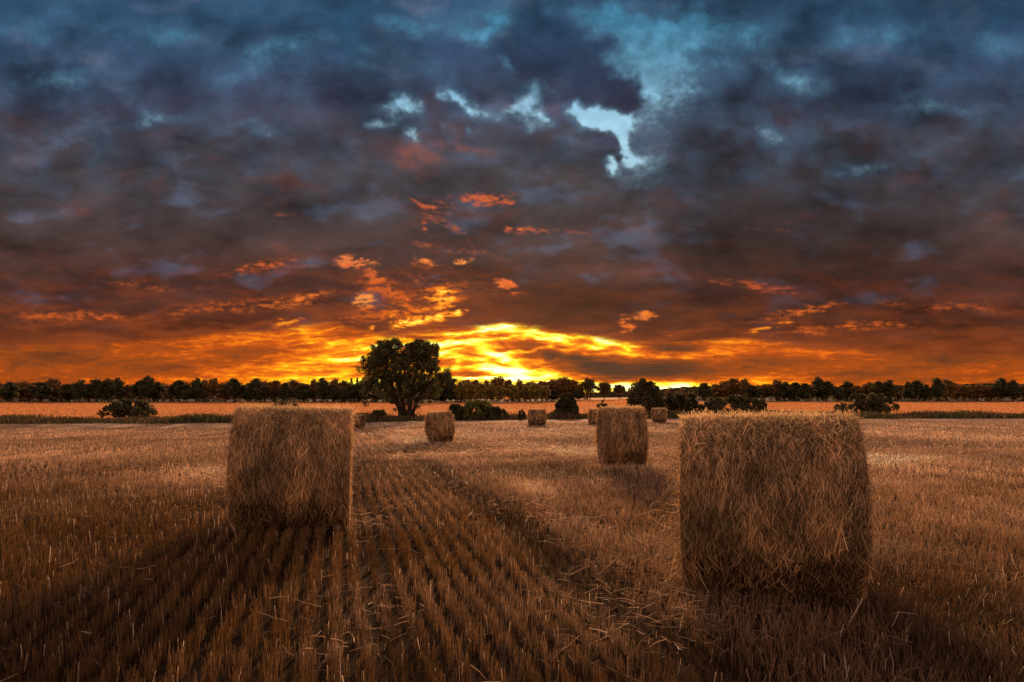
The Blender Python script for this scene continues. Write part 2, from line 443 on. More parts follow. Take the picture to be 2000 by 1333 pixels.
def bale_straws(D, L, n, w, slen, seed, shaggy=1.0, zc=None):
    R = D / 2
    zc = R * .94
    rng = np.random.default_rng(seed)
    # curved side: straws wrap round the roll
    n1 = int(n * .68)
    ax = rng.uniform(-L / 2, L / 2, n1); t = rng.uniform(-.12 * math.pi, 1.12 * math.pi, n1)
    t = np.where(rng.random(n1) < .35, rng.uniform(0, 2 * math.pi, n1), t)
    lay = rng.random(n1)
    r = R * (.985 + .035 * lay)
    P = np.stack([ax, np.cos(t) * r, np.sin(t) * r + zc], -1)
    tang = np.stack([np.zeros(n1), -np.sin(t), np.cos(t)], -1)
    norm = np.stack([np.zeros(n1), np.cos(t), np.sin(t)], -1)
    ang = rng.normal(size=n1) * .33 + .35 * np.sin(ax * 7 + seed) * np.sin(t * 3 + seed)
    ll = slen * (.4 + rng.random(n1))
    sgn = np.where(rng.random(n1) < .5, -1, 1)
    d = tang * (np.cos(ang) * sgn)[:, None] + np.array([[1, 0, 0]]) * np.sin(ang)[:, None]
    wild = (rng.random(n1) < .05 * shaggy)
    d = d + norm * (np.abs(rng.normal(size=n1)) * .10 + wild * rng.uniform(.1, .5, n1))[:, None]
    P = P - d * (ll * .5)[:, None] * (1 - wild * .8)[:, None]
    bend = -norm * (ll ** 2 / (2.2 * R))[:, None]
    c1 = np.array([.90, .60, .32]) * (.14 + 1.05 * rng.random(n1) ** 1.3)[:, None] * (.6 + .8 * vnoise(ax * 7 + 20, t * 2.2 + 20, seed))[:, None]
    a1 = blades(P, d * ll[:, None], w * (.6 + .8 * rng.random(n1)), c1, bend=bend)
    # flat ends: short cut straws in a loose whorl
    n2 = n - n1
    rr = R * np.sqrt(rng.random(n2)) * .98; t = rng.uniform(0, 2 * math.pi, n2)
    side = np.where(rng.random(n2) < .5, -1.0, 1.0)
    P = np.stack([side * (L / 2 + .012), np.cos(t) * rr, np.sin(t) * rr + zc], -1)
    tang = np.stack([np.zeros(n2), -np.sin(t), np.cos(t)], -1)
    d = tang + rng.normal(size=(n2, 3)) * .45
    d[:, 0] = side * np.abs(rng.normal(size=n2)) * .35 * shaggy
    d /= np.linalg.norm(d, axis=1, keepdims=True)
    ll = slen * .7 * (.3 + rng.random(n2))
    P = P - d * (ll * .4)[:, None]
    P[:, 0] = side * np.maximum(np.abs(P[:, 0]), L / 2)
    c2 = np.array([.84, .54, .29]) * (.15 + 1.0 * rng.random(n2) ** 1.2)[:, None]
    bend = rng.normal(size=(n2, 3)) * (ll * .1)[:, None]
    a2 = blades(P, d * ll[:, None], w * (.6 + .8 * rng.random(n2)), c2, bend=bend)
    # shaggy rim along the upper edges
    n3 = int(n * .08 * shaggy)
    t = rng.uniform(-.1 * math.pi, 1.1 * math.pi, n3); side = np.where(rng.random(n3) < .5, -1.0, 1.0)
    P = np.stack([side * (L / 2 - .02 * rng.random(n3)), np.cos(t) * R * .99, np.sin(t) * R * .99 + zc], -1)
    norm = np.stack([side * .7, np.cos(t), np.sin(t)], -1)
    d = norm * rng.uniform(.0, .35, n3)[:, None] + rng.normal(size=(n3, 3)) * .6
    d /= np.linalg.norm(d, axis=1, keepdims=True)
    ll = slen * .6 * (.4 + rng.random(n3))
    c3 = np.array([.70, .44, .22]) * (.5 + .6 * rng.random(n3))[:, None]
    bend = rng.normal(size=(n3, 3)) * (ll * .2)[:, None]; bend[:, 2] -= ll * .15
    a3 = blades(P, d * ll[:, None], w * (.6 + .6 * rng.random(n3)), c3, bend=bend)
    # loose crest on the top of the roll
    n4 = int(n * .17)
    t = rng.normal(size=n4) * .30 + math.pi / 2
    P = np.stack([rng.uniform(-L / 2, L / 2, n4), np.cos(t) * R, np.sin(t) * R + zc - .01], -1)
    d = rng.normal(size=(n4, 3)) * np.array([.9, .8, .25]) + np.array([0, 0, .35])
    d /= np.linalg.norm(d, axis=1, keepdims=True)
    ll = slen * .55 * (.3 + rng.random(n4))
    c4 = np.array([.92, .66, .34]) * (.65 + .45 * rng.random(n4))[:, None]  # brighter than the sides, painting in part of the backlit rim glow
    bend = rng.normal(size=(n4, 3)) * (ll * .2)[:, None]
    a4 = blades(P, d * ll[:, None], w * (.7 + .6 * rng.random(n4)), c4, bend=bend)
    V, Q, C = join([a1, a2, a3, a4])
    # keep everything above the stubble
    V[:, 2] = np.maximum(V[:, 2], .0)
    return V, Q, C

def make_bale(px, py_bottom, d, D, L, rz, label, n, w, slen, seed, shaggy=1.0, zoff=0.0, extra=None):
    u = (px - 1000) / F
    x, y = u * d, d
    z = float(terrain(x, y)) + zoff
    root = empty('straw_bale', (x, y, z - .02), rz)
    root.rotation_euler = (0, math.radians({9: -4.0, 3: -.8, 5: 1.2, 7: -1.0, 11: 1.0, 15: -1.5}.get(seed, 1.5)), rz)
    tag(root, label, 'straw bale', 'round straw bales lying on the stubble field')
    V, Q = bale_core(D, L, seed * 1.7)
    mesh_obj('rolled_core', np_mesh('rolled_core', V, Q, smooth=True), MAT_BALE, root)
    V, Q, C = bale_straws(D, L, n, w, slen, seed, shaggy)
    if extra is not None:
        V, Q, C = join([(V, Q, C), extra])
    mesh_obj('outer_straw', np_mesh('outer_straw', V, Q, C), MAT_BALE_STRAW, root)
    return root

def tufts(D, L, spots, n, w, slen, seed):
    """handfuls of straw that hang out of a bale: spots = (x, y, z, r) in bale space"""
    rng = np.random.default_rng(seed)
    out = []
    for (x, y, z, r) in spots:
        P = np.array([x, y, z]) + rng.normal(size=(n, 3)) * r * np.array([.35, .35, 1.0])
        d = rng.normal(size=(n, 3)) + np.array([-.5, -.3, -.25])
        d /= np.linalg.norm(d, axis=1, keepdims=True)
        ll = slen * (.3 + rng.random(n) ** 2 * 1.3)
        bend = rng.normal(size=(n, 3)) * (ll * .15)[:, None]; bend[:, 2] -= ll * .2
        c = np.array([.46, .31, .17]) * (.4 + .8 * rng.random(n))[:, None]
        out.append(blades(P, d * ll[:, None], w * (.6 + .8 * rng.random(n)), c, bend=bend))
    return join(out)

def make_bales():
    make_bale(1214, 910, 15.0, 1.40, .93, math.radians(0), 'large straw bale in the open right of centre with glowing shaggy top',
              30000, .0075, .16, 3, .7)
    make_bale(575, 1025, 8.0, 1.52, 1.30, math.radians(14), 'near straw bale on the left, standing in front of the oak side of the field',
              60000, .0046, .13, 5, .35)
    ex = tufts(1.5, 1.3, [(-.62, -.3, 1.25, .06), (-.64, -.40, .95, .08), (-.66, -.5, .6, .10), (-.65, -.45, .35, .10), (-.68, -.35, .12, .08)], 130, .0058, .20, 12)
    make_bale(1500, 1150, 5.45, 1.50, 1.30, math.radians(-19), 'nearest straw bale with ragged straw hanging from its left end',
              60000, .0052, .13, 7, .15, extra=ex)
    make_bale(861, 864, 26.0, 1.27, .80, math.radians(24), 'single straw bale between the oak and the wide yellow-green bush',
              8000, .015, .2, 9)
    make_bale(1048.5, 833, 47.5, 1.27, 1.15, math.radians(6), 'small distant straw bale alone in the middle of the field before the weedy strip',
              4500, .02, .2, 11)
    make_bale(1164, 831, 49.0, 1.27, .9, math.radians(10), 'small straw bale half hidden behind the left side of the large bale',
              4500, .02, .2, 13)
    make_bale(1288, 827, 56.0, 1.30, 1.10, math.radians(-22), 'small distant straw bale in front of the dark right hand tree',
              4500, .022, .2, 15)
    make_bale(696, 839, 58.0, 1.27, 1.15, math.radians(-14), 'small distant straw bale beside the oak at the left of the field',
              4500, .022, .2, 17)

# ------------------------------------------------------------------ trees
def tube(pts, radii, n=8):
    pts = [Vector(p) for p in pts]
    V, Q = [], []
    for i, p in enumerate(pts):
        a = pts[max(i - 1, 0)]; b = pts[min(i + 1, len(pts) - 1)]
        d = (b - a).normalized()
        ref = Vector((1, 0, 0)) if abs(d.x) < .8 else Vector((0, 1, 0))
        s = d.cross(ref).normalized(); t = d.cross(s)
        for k in range(n):
            an = 2 * math.pi * k / n
            V.append(tuple(p + (s * math.cos(an) + t * math.sin(an)) * radii[i]))
    for i in range(len(pts) - 1):
        for k in range(n):
            k2 = (k + 1) % n
            Q.append((i * n + k, i * n + k2, (i + 1) * n + k2, (i + 1) * n + k))
    return V, Q

def add_tube(acc, pts, radii, n=7):
    V, Q = tube(pts, radii, n)
    o = len(acc[0])
    acc[0].extend(V); acc[1].extend([tuple(i + o for i in q) for q in Q])

def branch(acc, p0, d, length, r0, rnd, depth, tips, curve=.25, up=.1):
    pts = [Vector(p0)]; rad = [r0]; d = Vector(d).normalized(); seg = 5
    for i in range(seg):
        d = (d + Vector((rnd.gauss(0, curve), rnd.gauss(0, curve), rnd.gauss(0, curve) + up)) * .45).normalized()
        pts.append(pts[-1] + d * (length / seg)); rad.append(r0 * (1 - .72 * (i + 1) / seg))
    add_tube(acc, pts, rad, 7 if depth > 1 else 5)
    if depth > 0:
        for i in (2, 3, 4, 5):
            for _ in range(1 if i < 5 else 2):
                nd_ = (d + Vector((rnd.gauss(0, .75), rnd.gauss(0, .75), rnd.gauss(0, .5)))).normalized()
                branch(acc, pts[i], nd_, length * rnd.uniform(.45, .65), rad[i] * .65, rnd, depth - 1, tips, curve, up)
    tips.append(pts[-1]); tips.append(pts[3])

def leaves(centres, radii, n_each, size, base_col, rng, squash=.8, vary=.3, warm=None, zlo=0, zhi=1):
    """small leaf faces scattered through clumps, denser near each clump's surface"""
    P, C = [], []
    for c, r, k in zip(centres, radii, n_each):
        v = rng.normal(size=(k, 3)); v /= np.linalg.norm(v, axis=1, keepdims=True)
        rad = r * (rng.random(k) ** .45)
        p = np.asarray(c)[None, :] + v * rad[:, None] * np.array([1, 1, squash])
        P.append(p)
        b = base_col * (1 - vary + 2 * vary * rng.random())
        cc = np.tile(b, (k, 1)) * (.6 + .8 * rng.random(k))[:, None]
        if warm is not None:
            m = rng.random(k)[:, None] < .22
            cc = np.where(m, warm * (.6 + .7 * rng.random(k))[:, None], cc)
        C.append(cc)
    P = np.concatenate(P); C = np.concatenate(C)
    n = len(P)
    a = rng.normal(size=(n, 3)); a /= np.linalg.norm(a, axis=1, keepdims=True)
    b = np.cross(a, rng.normal(size=(n, 3))); b /= np.linalg.norm(b, axis=1, keepdims=True)
    s = (size * (.55 + .9 * rng.random(n)))[:, None]
    V = np.stack([P - a * s, P - b * s * .55, P + a * s, P + b * s * .55], 1).reshape(-1, 3)
    Q = np.arange(n)[:, None] * 4 + np.array([[0, 1, 2, 3]])
    return V, Q, np.repeat(C, 4, axis=0)

def tree_from(name, root, acc, leafdata, trunk_name='trunk'):
    mesh_obj(trunk_name, np_mesh(trunk_name, acc[0], acc[1], smooth=True), MAT_BARK, root)
    V, Q, C = leafdata
    mesh_obj('crown', np_mesh('crown', V, Q, C), MAT_LEAF, root)

def copy_thing(root, loc, rz, sc3, label, group):
    r = root.copy(); col.objects.link(r)
    r.location = loc; r.rotation_euler = (0, 0, rz); r.scale = sc3
    r['label'] = label; r['group'] = group
    for ch in list(root.children):
        c = ch.copy(); col.objects.link(c); c.parent = r
    return r

def make_oak():
    D = 76.0
    base = ground(793, d=D)
    k = D / F                                  # metres per photo pixel at the tree
    y0 = HZ + (EYE - base.z) / k               # photo row of its foot
    def W(px, py, dep=0.0):
        return Vector(((px - 793) * k, dep, (y0 - py) * k))
    root = empty('oak_tree', base)
    tag(root, 'big spreading dark oak with forked trunk standing on the field edge', 'tree')
    rnd = random.Random(4); rng = np.random.default_rng(4)
    acc = ([], []); tips = []
    stems = [
        ([(785, 824, 0), (782, 805, .1), (776, 787, .2), (770, 765, 0), (763, 742, -.3), (757, 720, -.5), (752, 697, -.6)], .36),
        ([(790, 824, .4), (789, 803, .4), (785, 780, .2), (781, 752, .4), (779, 724, .6), (783, 697, .8), (786, 682, .9)], .30),
        ([(798, 824, 0), (800, 803, -.2), (803, 780, -.3), (809, 752, -.5), (815, 724, -.6), (819, 697, -.8), (822, 678, -.8)], .36),
        ([(801, 824, .4), (806, 803, .6), (813, 782, .9), (825, 760, 1.3), (834, 735, 1.5), (841, 710, 1.5)], .25),
        ([(781, 800, -.2), (768, 776, -.8), (751, 757, -1.3), (735, 740, -1.6), (722, 724, -1.6)], .17),
        ([(777, 772, .3), (757, 754, .9), (738, 747, 1.2), (720, 749, 1.3)], .12),
        ([(806, 770, -.5), (822, 759, -.9), (838, 752, -1.2), (848, 750, -1.2)], .12)]
    for pts, r in stems:
        P = [W(*p) for p in pts]
        m = len(P)
        add_tube(acc, P, [r * (1 - .8 * i / (m - 1)) for i in range(m)], 10)
        for i in range(2, m):
            for _ in range(2):
                a = rnd.uniform(0, 6.28)
                if P[i].z > (y0 - 700) * k or abs(P[i].x) > 48 * k: continue
                branch(acc, P[i], (math.cos(a), math.sin(a), rnd.uniform(.1, .9)), rnd.uniform(1.3, 2.6), r * .28, rnd, 1, tips, .35, .1)
    # crown clumps in photo columns/rows and depth (m)
    cl = []
    lobes = [  # px, py, rx px, ry px, dense
        (748, 682, 20, 12, 1.2), (834, 682, 18, 12, 1.2), (765, 684, 28, 16, 1.2), (745, 696, 24, 16, 1.1), (728, 712, 20, 20, 1.0), (822, 684, 26, 16, 1.2), (838, 700, 18, 22, 1.1),
        (792, 694, 24, 17, 1.0), (772, 672, 16, 8, 1.1), (824, 674, 18, 8, 1.2), (808, 680, 12, 8, 1), (770, 715, 34, 18, .8), (812, 718, 32, 18, .8), (846, 722, 12, 12, .8),
        (716, 715, 12, 16, .7), (732, 742, 24, 18, .75), (718, 758, 14, 18, .7), (745, 765, 22, 14, .55), (836, 745, 22, 16, .85),
        (844, 765, 18, 15, .8), (828, 775, 18, 12, .5), (714, 775, 9, 10, .6), (716, 788, 5, 5, .5), (765, 742, 22, 14, .45), (800, 742, 22, 14, .45),
        (772, 795, 9, 8, .5), (812, 796, 9, 6, .5), (766, 790, 6, 6, .5), (808, 812, 6, 4, .5)]
    cs, rs, ns = [], [], []
    for (px, py, rx, ry, dn) in lobes:
        cnt = max(2, int(rx * ry * .078 * dn))
        for _ in range(cnt):
            th = rnd.uniform(0, 6.28); q = rnd.random() ** .5
            dep = rnd.uniform(-1, 1) * min(rx * k * 1.5, 3.6)
            cs.append(tuple(W(px + math.cos(th) * rx * q, py + math.sin(th) * ry * q, dep)))
            r = rnd.uniform(.22, .62); rs.append(r); ns.append(int(95 * r * (0.6 + dn)))
    for t in tips:
        if t.z > (y0 - 672) * k or abs(t.x + .6) > 62 * k: continue
        cs.append(tuple(t)); rs.append(rnd.uniform(.25, .5)); ns.append(26)
    ld = leaves(cs, rs, [int(v * 1.6) for v in ns], .10, np.array([.078, .098, .040]), rng, .8, .35, warm=np.array([.24, .13, .045]))
    tree_from('oak', root, acc, ld)

def round_tree_proto(seed, loc, h, w, trunk_h, colr, warm, leafn=2600, size=.42, lobed=.25, stems=1):
    """field tree about h m tall with a rounded crown on a thin trunk"""
    rnd = random.Random(seed); rng = np.random.default_rng(seed)
    root = empty('round_tree', loc)
    acc = ([], []); tips = []
    for s in range(stems):
        off = (s - (stems - 1) / 2) * .12 * w
        add_tube(acc, [(off, 0, -.2), (off * 1.2, .05, trunk_h * .5), (off * 1.4, -.05, trunk_h), (off * 1.2, 0, h * .6), (off, 0, h * .85)],
                 [.028 * h, .023 * h, .019 * h, .012 * h, .004 * h], 8)
        for i in range(6):
            a = i * 1.05 + rnd.random(); z = trunk_h + (h * .75 - trunk_h) * i / 6
            branch(acc, (off * 1.2, 0, z), (math.cos(a), math.sin(a), .6), w * .33, .009 * h, rnd, 1, tips)
    lo = trunk_h * .62
    cz = (lo + h) / 2; rz = (h - lo) / 2
    cs, rs, ns = [], [], []
    m = 64
    for i in range(m):
        v = np.array([rnd.gauss(0, 1), rnd.gauss(0, 1), rnd.gauss(0, 1)]); v /= np.linalg.norm(v)
        q = rnd.uniform(.4, .95) * (1 - lobed * .6 * rnd.random())
        zz = cz + v[2] * rz * q
        taper = 1 - .15 * max(0, v[2])
        cs.append((v[0] * w / 2 * q * taper, v[1] * w / 2 * q * taper, zz))
        rs.append(rnd.uniform(.11, .20) * w); ns.append(leafn // m)
    ld = leaves(cs, rs, ns, size, colr, rng, .85, .35, warm=warm)
    tree_from('round', root, acc, ld)
    return root

def shrub(name, px, d, wpx, hpx, colr, label, cat, n, size, seed, warm=None, group=None, upright=.3, lobes=9, zsq=1.0):
    base = ground(px, d=d); k = d / F
    w = wpx * k; h = hpx * k
    root = empty(name, base)
    tag(root, label, cat, group)
    rnd = random.Random(seed); rng = np.random.default_rng(seed)
    acc = ([], []); tips = []
    for i in range(9):
        a = rnd.uniform(0, 6.28); sp = rnd.uniform(.1, .8)
        branch(acc, (math.cos(a) * w * .12, math.sin(a) * w * .08, -.1), (math.cos(a) * sp * w / h * .5, math.sin(a) * sp * w / h * .5, 1), h * rnd.uniform(.5, .85), .02 * h, rnd, 1, tips, .25, upright)
    add_tube(acc, [(-w * .16, 0, -.12), (0, 0, -.08), (w * .16, 0, -.12)], [.05 * h, .07 * h, .05 * h], 6)
    for a_ in (1.57, -1.57):
        add_tube(acc, [(0, 0, -.1), (0, math.sin(a_) * w * .1, -.12)], [.06 * h, .04 * h], 6)
    mesh_obj('stems', np_mesh('stems', acc[0], acc[1], smooth=True), MAT_BARK, root)
    cs, rs, ns = [], [], []
    for i in range(lobes * 5):
        t = rnd.uniform(-1, 1); zz = rnd.random() ** .8
        wd = math.sqrt(max(0, 1 - (zz * .95) ** 2.2))
        cs.append((t * w / 2 * wd * .88, rnd.uniform(-1, 1) * w * .28 * wd, h * (.06 + .84 * zz)))
        r = rnd.uniform(.09, .18) * min(w, h * 1.3)
        if rnd.random() < .22:
            c_ = cs[-1]; cs[-1] = (c_[0] * 1.15, c_[1], min(c_[2] * 1.12, h * 1.03)); r *= .5
        rs.append(r); ns.append(n // (lobes * 5))
    V, Q, C = leaves(cs, rs, ns, size, colr, rng, 1.0, .35, warm=warm)
    V[:, 2] = np.maximum(V[:, 2], -.1)
    mesh_obj('foliage', np_mesh('foliage', V, Q, C), MAT_LEAF, root)
    return root

def make_trees():
    make_oak()
    G = np.array
    dark = G([.088, .088, .038]); olive = G([.26, .215, .055]); brown = G([.26, .145, .055]); teal = G([.065, .09, .055])
    warm = G([.32, .17, .05])
    far = (0, 0, 0)
    def put(px, top, wpx, base=786.5, d=None, kind=0, label=None, group=None, jit=True):
        pass
    protos = {}
    specs = {'olive': (olive, warm, 1.0, 1), 'brown': (brown, warm, 1.2, 1), 'dark': (dark, None, .9, 1), 'teal': (teal, None, .6, 1), 'twin': (dark, warm * .6, 1.9, 2)}
    lists = {
      'olive': [(899, 748, 21), (915, 745, 23), (938, 746, 26), (960, 750, 23), (977, 752, 20), (1000, 752, 26), (1027, 754, 20), (1046, 750, 25), (1066, 756, 20)],
      'brown': [(890, 752, 22), (908, 741, 24), (928, 745, 24), (950, 743, 24), (972, 736, 26), (993, 740, 22), (1015, 745, 24), (1035, 745, 28), (1058, 744, 26),
                (1078, 741, 28), (1098, 737, 30), (1118, 741, 28), (655, 740, 26), (672, 742, 30), (1132, 752, 20)],
      'dark': [(650, 752, 26), (668, 756, 26), (684, 754, 22), (700, 750, 26), (715, 748, 28), (735, 750, 30), (755, 752, 28), (778, 750, 28), (800, 752, 28), (824, 752, 30), (850, 752, 28), (1081, 762, 22), (1128, 764, 20)],
      'teal': [(839, 745, 30), (862, 755, 24), (880, 757, 20)],
    }
    # beyond the photo's own edges the same belt of trees simply goes on
    rnd = random.Random(99)
    x = 630
    while x > -40:
        lists['dark' if rnd.random() < .6 else 'brown'].append((x, rnd.uniform(738, 754), rnd.uniform(24, 34))); x -= rnd.uniform(14, 24)
    x = 1375
    while x < 2040:
        lists['dark' if rnd.random() < .5 else 'brown'].append((x, rnd.uniform(740, 756), rnd.uniform(24, 34))); x += rnd.uniform(15, 26)
    labels = {'olive': 'rounded olive green tree in the orchard-like row behind the golden field',
              'brown': 'russet brown round-headed tree in the belt behind the golden field',
              'dark': 'dark green tree in the shaded belt behind the golden field',
              'teal': 'bluish dark tree at the foot of the tall dome-shaped tree behind the oak'}
    groups = {'olive': 'olive trees in the front row of the tree belt', 'brown': 'russet trees in the tree belt',
              'dark': 'dark trees in the tree belt', 'teal': 'bluish trees beside the tall domed tree'}
    for kind, lst in lists.items():
        colr, wm, th, st = specs[kind]
        variants = []
        for vi in range(3):
            r = round_tree_proto(50 + vi + 10 * len(kind), far, 6.5, 4.2, th, colr, wm, 4200, .21, .3, st)
            variants.append(r)
        for i, (px, top, wpx) in enumerate(lst):
            d = {'olive': 196, 'brown': 214, 'dark': 205, 'teal': 202}[kind] + rnd.uniform(-3, 3)
            p = ground(px, d=d); k = d / F
            basey = HZ + (EYE - p.z) / k
            h = (basey - top) * k * (1.07 + rnd.uniform(-.07, .07)); w = wpx * 1.16 * rnd.uniform(.92, 1.1) * k
            s3 = (w / 4.2, w / 4.2, h / 6.5)
            rz = rnd.uniform(0, 6.28)
            if i < 3:
                o = variants[i]; o.location = p; o.rotation_euler = (0, 0, rz); o.scale = s3
                tag(o, labels[kind], 'tree', groups[kind])
            else:
                copy_thing(variants[i % 3], p, rz, s3, labels[kind], groups[kind])
    # individual trees
    def single(px, top, wpx, d, colr, wm, th, st, seed, label, n=4200, base=None, lob=.3):
        p = ground(px, d=d); k = d / F
        basey = HZ + (EYE - p.z) / k
        h = (basey - top) * k; w = wpx * k
        r = round_tree_proto(seed, p, h, w, th, colr, wm, n, .2, lob, st)
        tag(r, label, 'tree')
        return r
    single(868, 716, 50, 200, dark * 1.1, None, 1.5, 1, 71, 'tall dome-shaped tree rising right behind the oak', 12000, lob=.12)
    single(1150, 737, 36, 208, dark * 1.2, warm * .6, 2.2, 2, 72, 'tall dark tree on two thin trunks at the end of the belt', 5000)
    single(1180, 744, 32, 206, dark * 1.1, warm * .6, 1.9, 1, 73, 'dark round tree on one thin trunk just left of the solitary tree', 4500)
    single(1210, 750, 25, 215, dark * 1.2, warm * .6, 2.1, 2, 74, 'small solitary round tree between the belt and the broad ragged tree', 3500)
    # spruces
    for (px, top, w, lab) in [(686.5, 739, 8, 'small pointed conifer rising above the left belt, left of its twin'), (698, 738, 7, 'small pointed conifer rising above the left belt, nearer the oak')]:
        d = 222; p = ground(px, d=d); k = d / F
        h = (HZ + (EYE - p.z) / k - top) * k; ww = w * k
        root = empty('spruce_tree', p); tag(root, lab, 'conifer')
        acc = ([], []); add_tube(acc, [(0, 0, 0), (0, 0, h * .5), (0, 0, h * .94)], [.12, .06, .01], 6)
        rng = np.random.default_rng(int(px)); cs, rs, ns = [], [], []
        for i in range(80):
            t = rng.random(); a = rng.uniform(0, 6.28); rr = (1 - t) * ww * 1.3
            cs.append((math.cos(a) * rr * .6, math.sin(a) * rr * .6, h * (.35 + .64 * t))); rs.append(.16 + .55 * (1 - t)); ns.append(60)
        tree_from('spruce', root, acc, leaves(cs, rs, ns, .16, dark, rng, .5, .3))
    # field edge trees and shrubs
    shrub('hedge_tree', 1258, 82, 80, 66, dark, 'broad dark ragged tree behind the bales on the right', 'tree', 17000, .15, 81, warm=warm * .5, lobes=16, upright=.4)
    shrub('holly_bush', 1107, 76, 46, 50, dark * .75, 'tall dark rounded bush between two distant bales on the field edge', 'bush', 9000, .13, 82, lobes=12)
    shrub('bramble_bush', 740, 73, 36, 22, dark * .8, 'low dark spiky bush left of the oak trunk', 'bush', 2600, .12, 83, lobes=7)
    shrub('bramble_bush', 892, 74, 38, 30, dark * .7, 'dark rounded bush directly right of the left-of-centre bale', 'bush', 5000, .12, 84, lobes=9)
    shrub('willow_bush', 932, 75, 70, 38, G([.15, .165, .045]), 'wide yellow-green bush in the middle of the field edge', 'bush', 15000, .11, 85, warm=G([.30, .25, .05]), lobes=14, upright=.5)
    shrub('willow_bush', 968, 75, 50, 25, dark * 1.1, 'low dark green end of the bush clump sloping to the right', 'bush', 4500, .12, 86, lobes=8)
    shrub('weed_clump', 1020, 71, 18, 22, G([.06, .06, .03]), 'tall grey-green weed clump left of the small middle bale', 'weeds', 900, .1, 87, lobes=4, upright=.8)
    shrub('weed_clump', 1176, 80, 26, 30, G([.05, .055, .02]), 'leafy sapling top showing just above the large bale', 'sapling', 1100, .17, 88, lobes=5, upright=.8, warm=warm)
    shrub('hedge', 1318, 88, 66, 38, dark * .9, 'low dark hedge at the right behind the small distant bale', 'hedge', 11000, .15, 89, lobes=12)
    shrub('holly_bush', 1353, 80, 24, 44, dark * .7, 'narrow dark bush at the far right of the field edge', 'bush', 4000, .14, 90, lobes=8)
    shrub('hedge', 1440, 88, 150, 34, dark, 'long dark hedge carrying on past the narrow bush at the right', 'hedge', 9000, .18, 91, lobes=20)
    shrub('bramble_bush', 560, 78, 90, 34, dark, 'broad low dark bush behind the near left bale', 'bush', 7000, .15, 92, lobes=14)
    shrub('bramble_bush', 1690, 86, 120, 40, dark, 'broad dark bush well to the right of the nearest bale', 'bush', 8000, .17, 93, lobes=16)
    shrub('bramble_bush', 250, 84, 110, 36, dark, 'broad dark bush far out on the left field edge', 'bush', 8000, .17, 94, lobes=16)

def make_verge():
    """weedy strip between the stubble and the golden field"""
    N = 70000
    u = RNG.uniform(-.86, .86, N); x = u * 76
    y = 76 + 5 * (fbm(x * .06, x * 0 + 7, 47, 3) - .5) + RNG.normal(size=N) * (1.2 + 1.8 * fbm(x * .1, x * 0 + 9, 48, 2))
    amt = .35 + .65 * fbm(x * .35, x * 0 + 2, 41, 3)
    amt = amt * np.where((u > -.25) & (u < -.1), 1.1, 1)
    x0 = x; keep = RNG.random(N) < amt
    x = x[keep]; y = y[keep]; n = len(x); amt = amt[keep]
    h = (.2 + .75 * RNG.random(n)) * amt * (.5 + 1.3 * fbm(x * .22, x * 0 + 4, 49, 3))
    dv = np.stack([RNG.normal(size=n) * .25 * h, RNG.normal(size=n) * .25 * h, h], -1)
    mix = np.clip(fbm(x * .5, y * .5, 43, 2) * 1.6 - .3 + RNG.normal(size=n) * .15, 0, 1)[:, None]
    c = np.array([.045, .055, .018]) * (1 - mix) + np.array([.15, .10, .05]) * mix
    c = c * (.6 + .7 * RNG.random(n))[:, None]
    V, Q, C = blades(np.stack([x, y, terrain(x, y) - .02], -1), dv, .07 + .07 * RNG.random(n), c, taper=.3)
    o = mesh_obj('weed_verge', np_mesh('weed_verge', V, Q, C), MAT_WEED)
    tag(o, 'strip of tangled weeds and grass between stubble and golden field', 'verge', kind='stuff')

def make_golden_crop():
    """short rough straw of the sunlit far field"""
    N = 90000
    y = np.sqrt(RNG.uniform(79 ** 2, 192 ** 2, N)); x = RNG.uniform(-.85, .85, N) * y
    h = .10 + .14 * RNG.random(N)
    dv = np.stack([RNG.normal(size=N) * .3 * h, RNG.normal(size=N) * .3 * h, h], -1)
    c = np.array([.78, .36, .13]) * (.6 + .6 * RNG.random(N))[:, None]
    V, Q, C = blades(np.stack([x, y, terrain(x, y) - .01], -1), dv, .10 + .10 * RNG.random(N), c, taper=.5)
    o = mesh_obj('golden_stubble', np_mesh('golden_stubble', V, Q, C), MAT_STRAW)
    tag(o, 'short golden stubble covering the far sunlit field', 'stubble', kind='stuff')

def make_wood():
    """deep mass of trees and undergrowth behind the rows of the belt"""
    rng = np.random.default_rng(77)
    parts = []
    M_ = 1500
    u = rng.uniform(-.9, .9, M_); y = rng.uniform(219, 236, M_)
    u = np.where((u > .115) & (u < .24), u - .4, u)
    top = .7 + np.interp(u, [-.9, -.28, -.2, -.12, -.07, .0, .06, .1, .115, .24, .3, .9], [5.5, 5.0, 5.6, 5.6, 4.6, 4.8, 5.8, 5.6, 4.6, 3.6, 3.8, 4.6])
    x = u * y; zz = terrain(x, y) - .3 + rng.random(M_) * (top * (.8 + .35 * vnoise(x * .25, y * 0 + 1, 9)))
    cs = np.stack([x, y, zz], -1); rs = rng.uniform(.7, 1.25, M_)
    mixv = vnoise(x * .12, x * 0, 12)
    for k, base in ((0, [.08, .08, .035]), (1, [.16, .10, .04])):
        sel = (mixv > .5) == bool(k)
        parts.append(leaves(cs[sel], rs[sel], [46] * int(sel.sum()), .27, np.array(base), rng, 1.0, .35, warm=np.array([.15, .085, .03])))
    V, Q, C = join(parts)
    o = mesh_obj('far_wood', np_mesh('far_wood', V, Q, C), MAT_LEAF)
    tag(o, 'dense dark wood filling in behind the rows of trees', 'wood', kind='stuff')

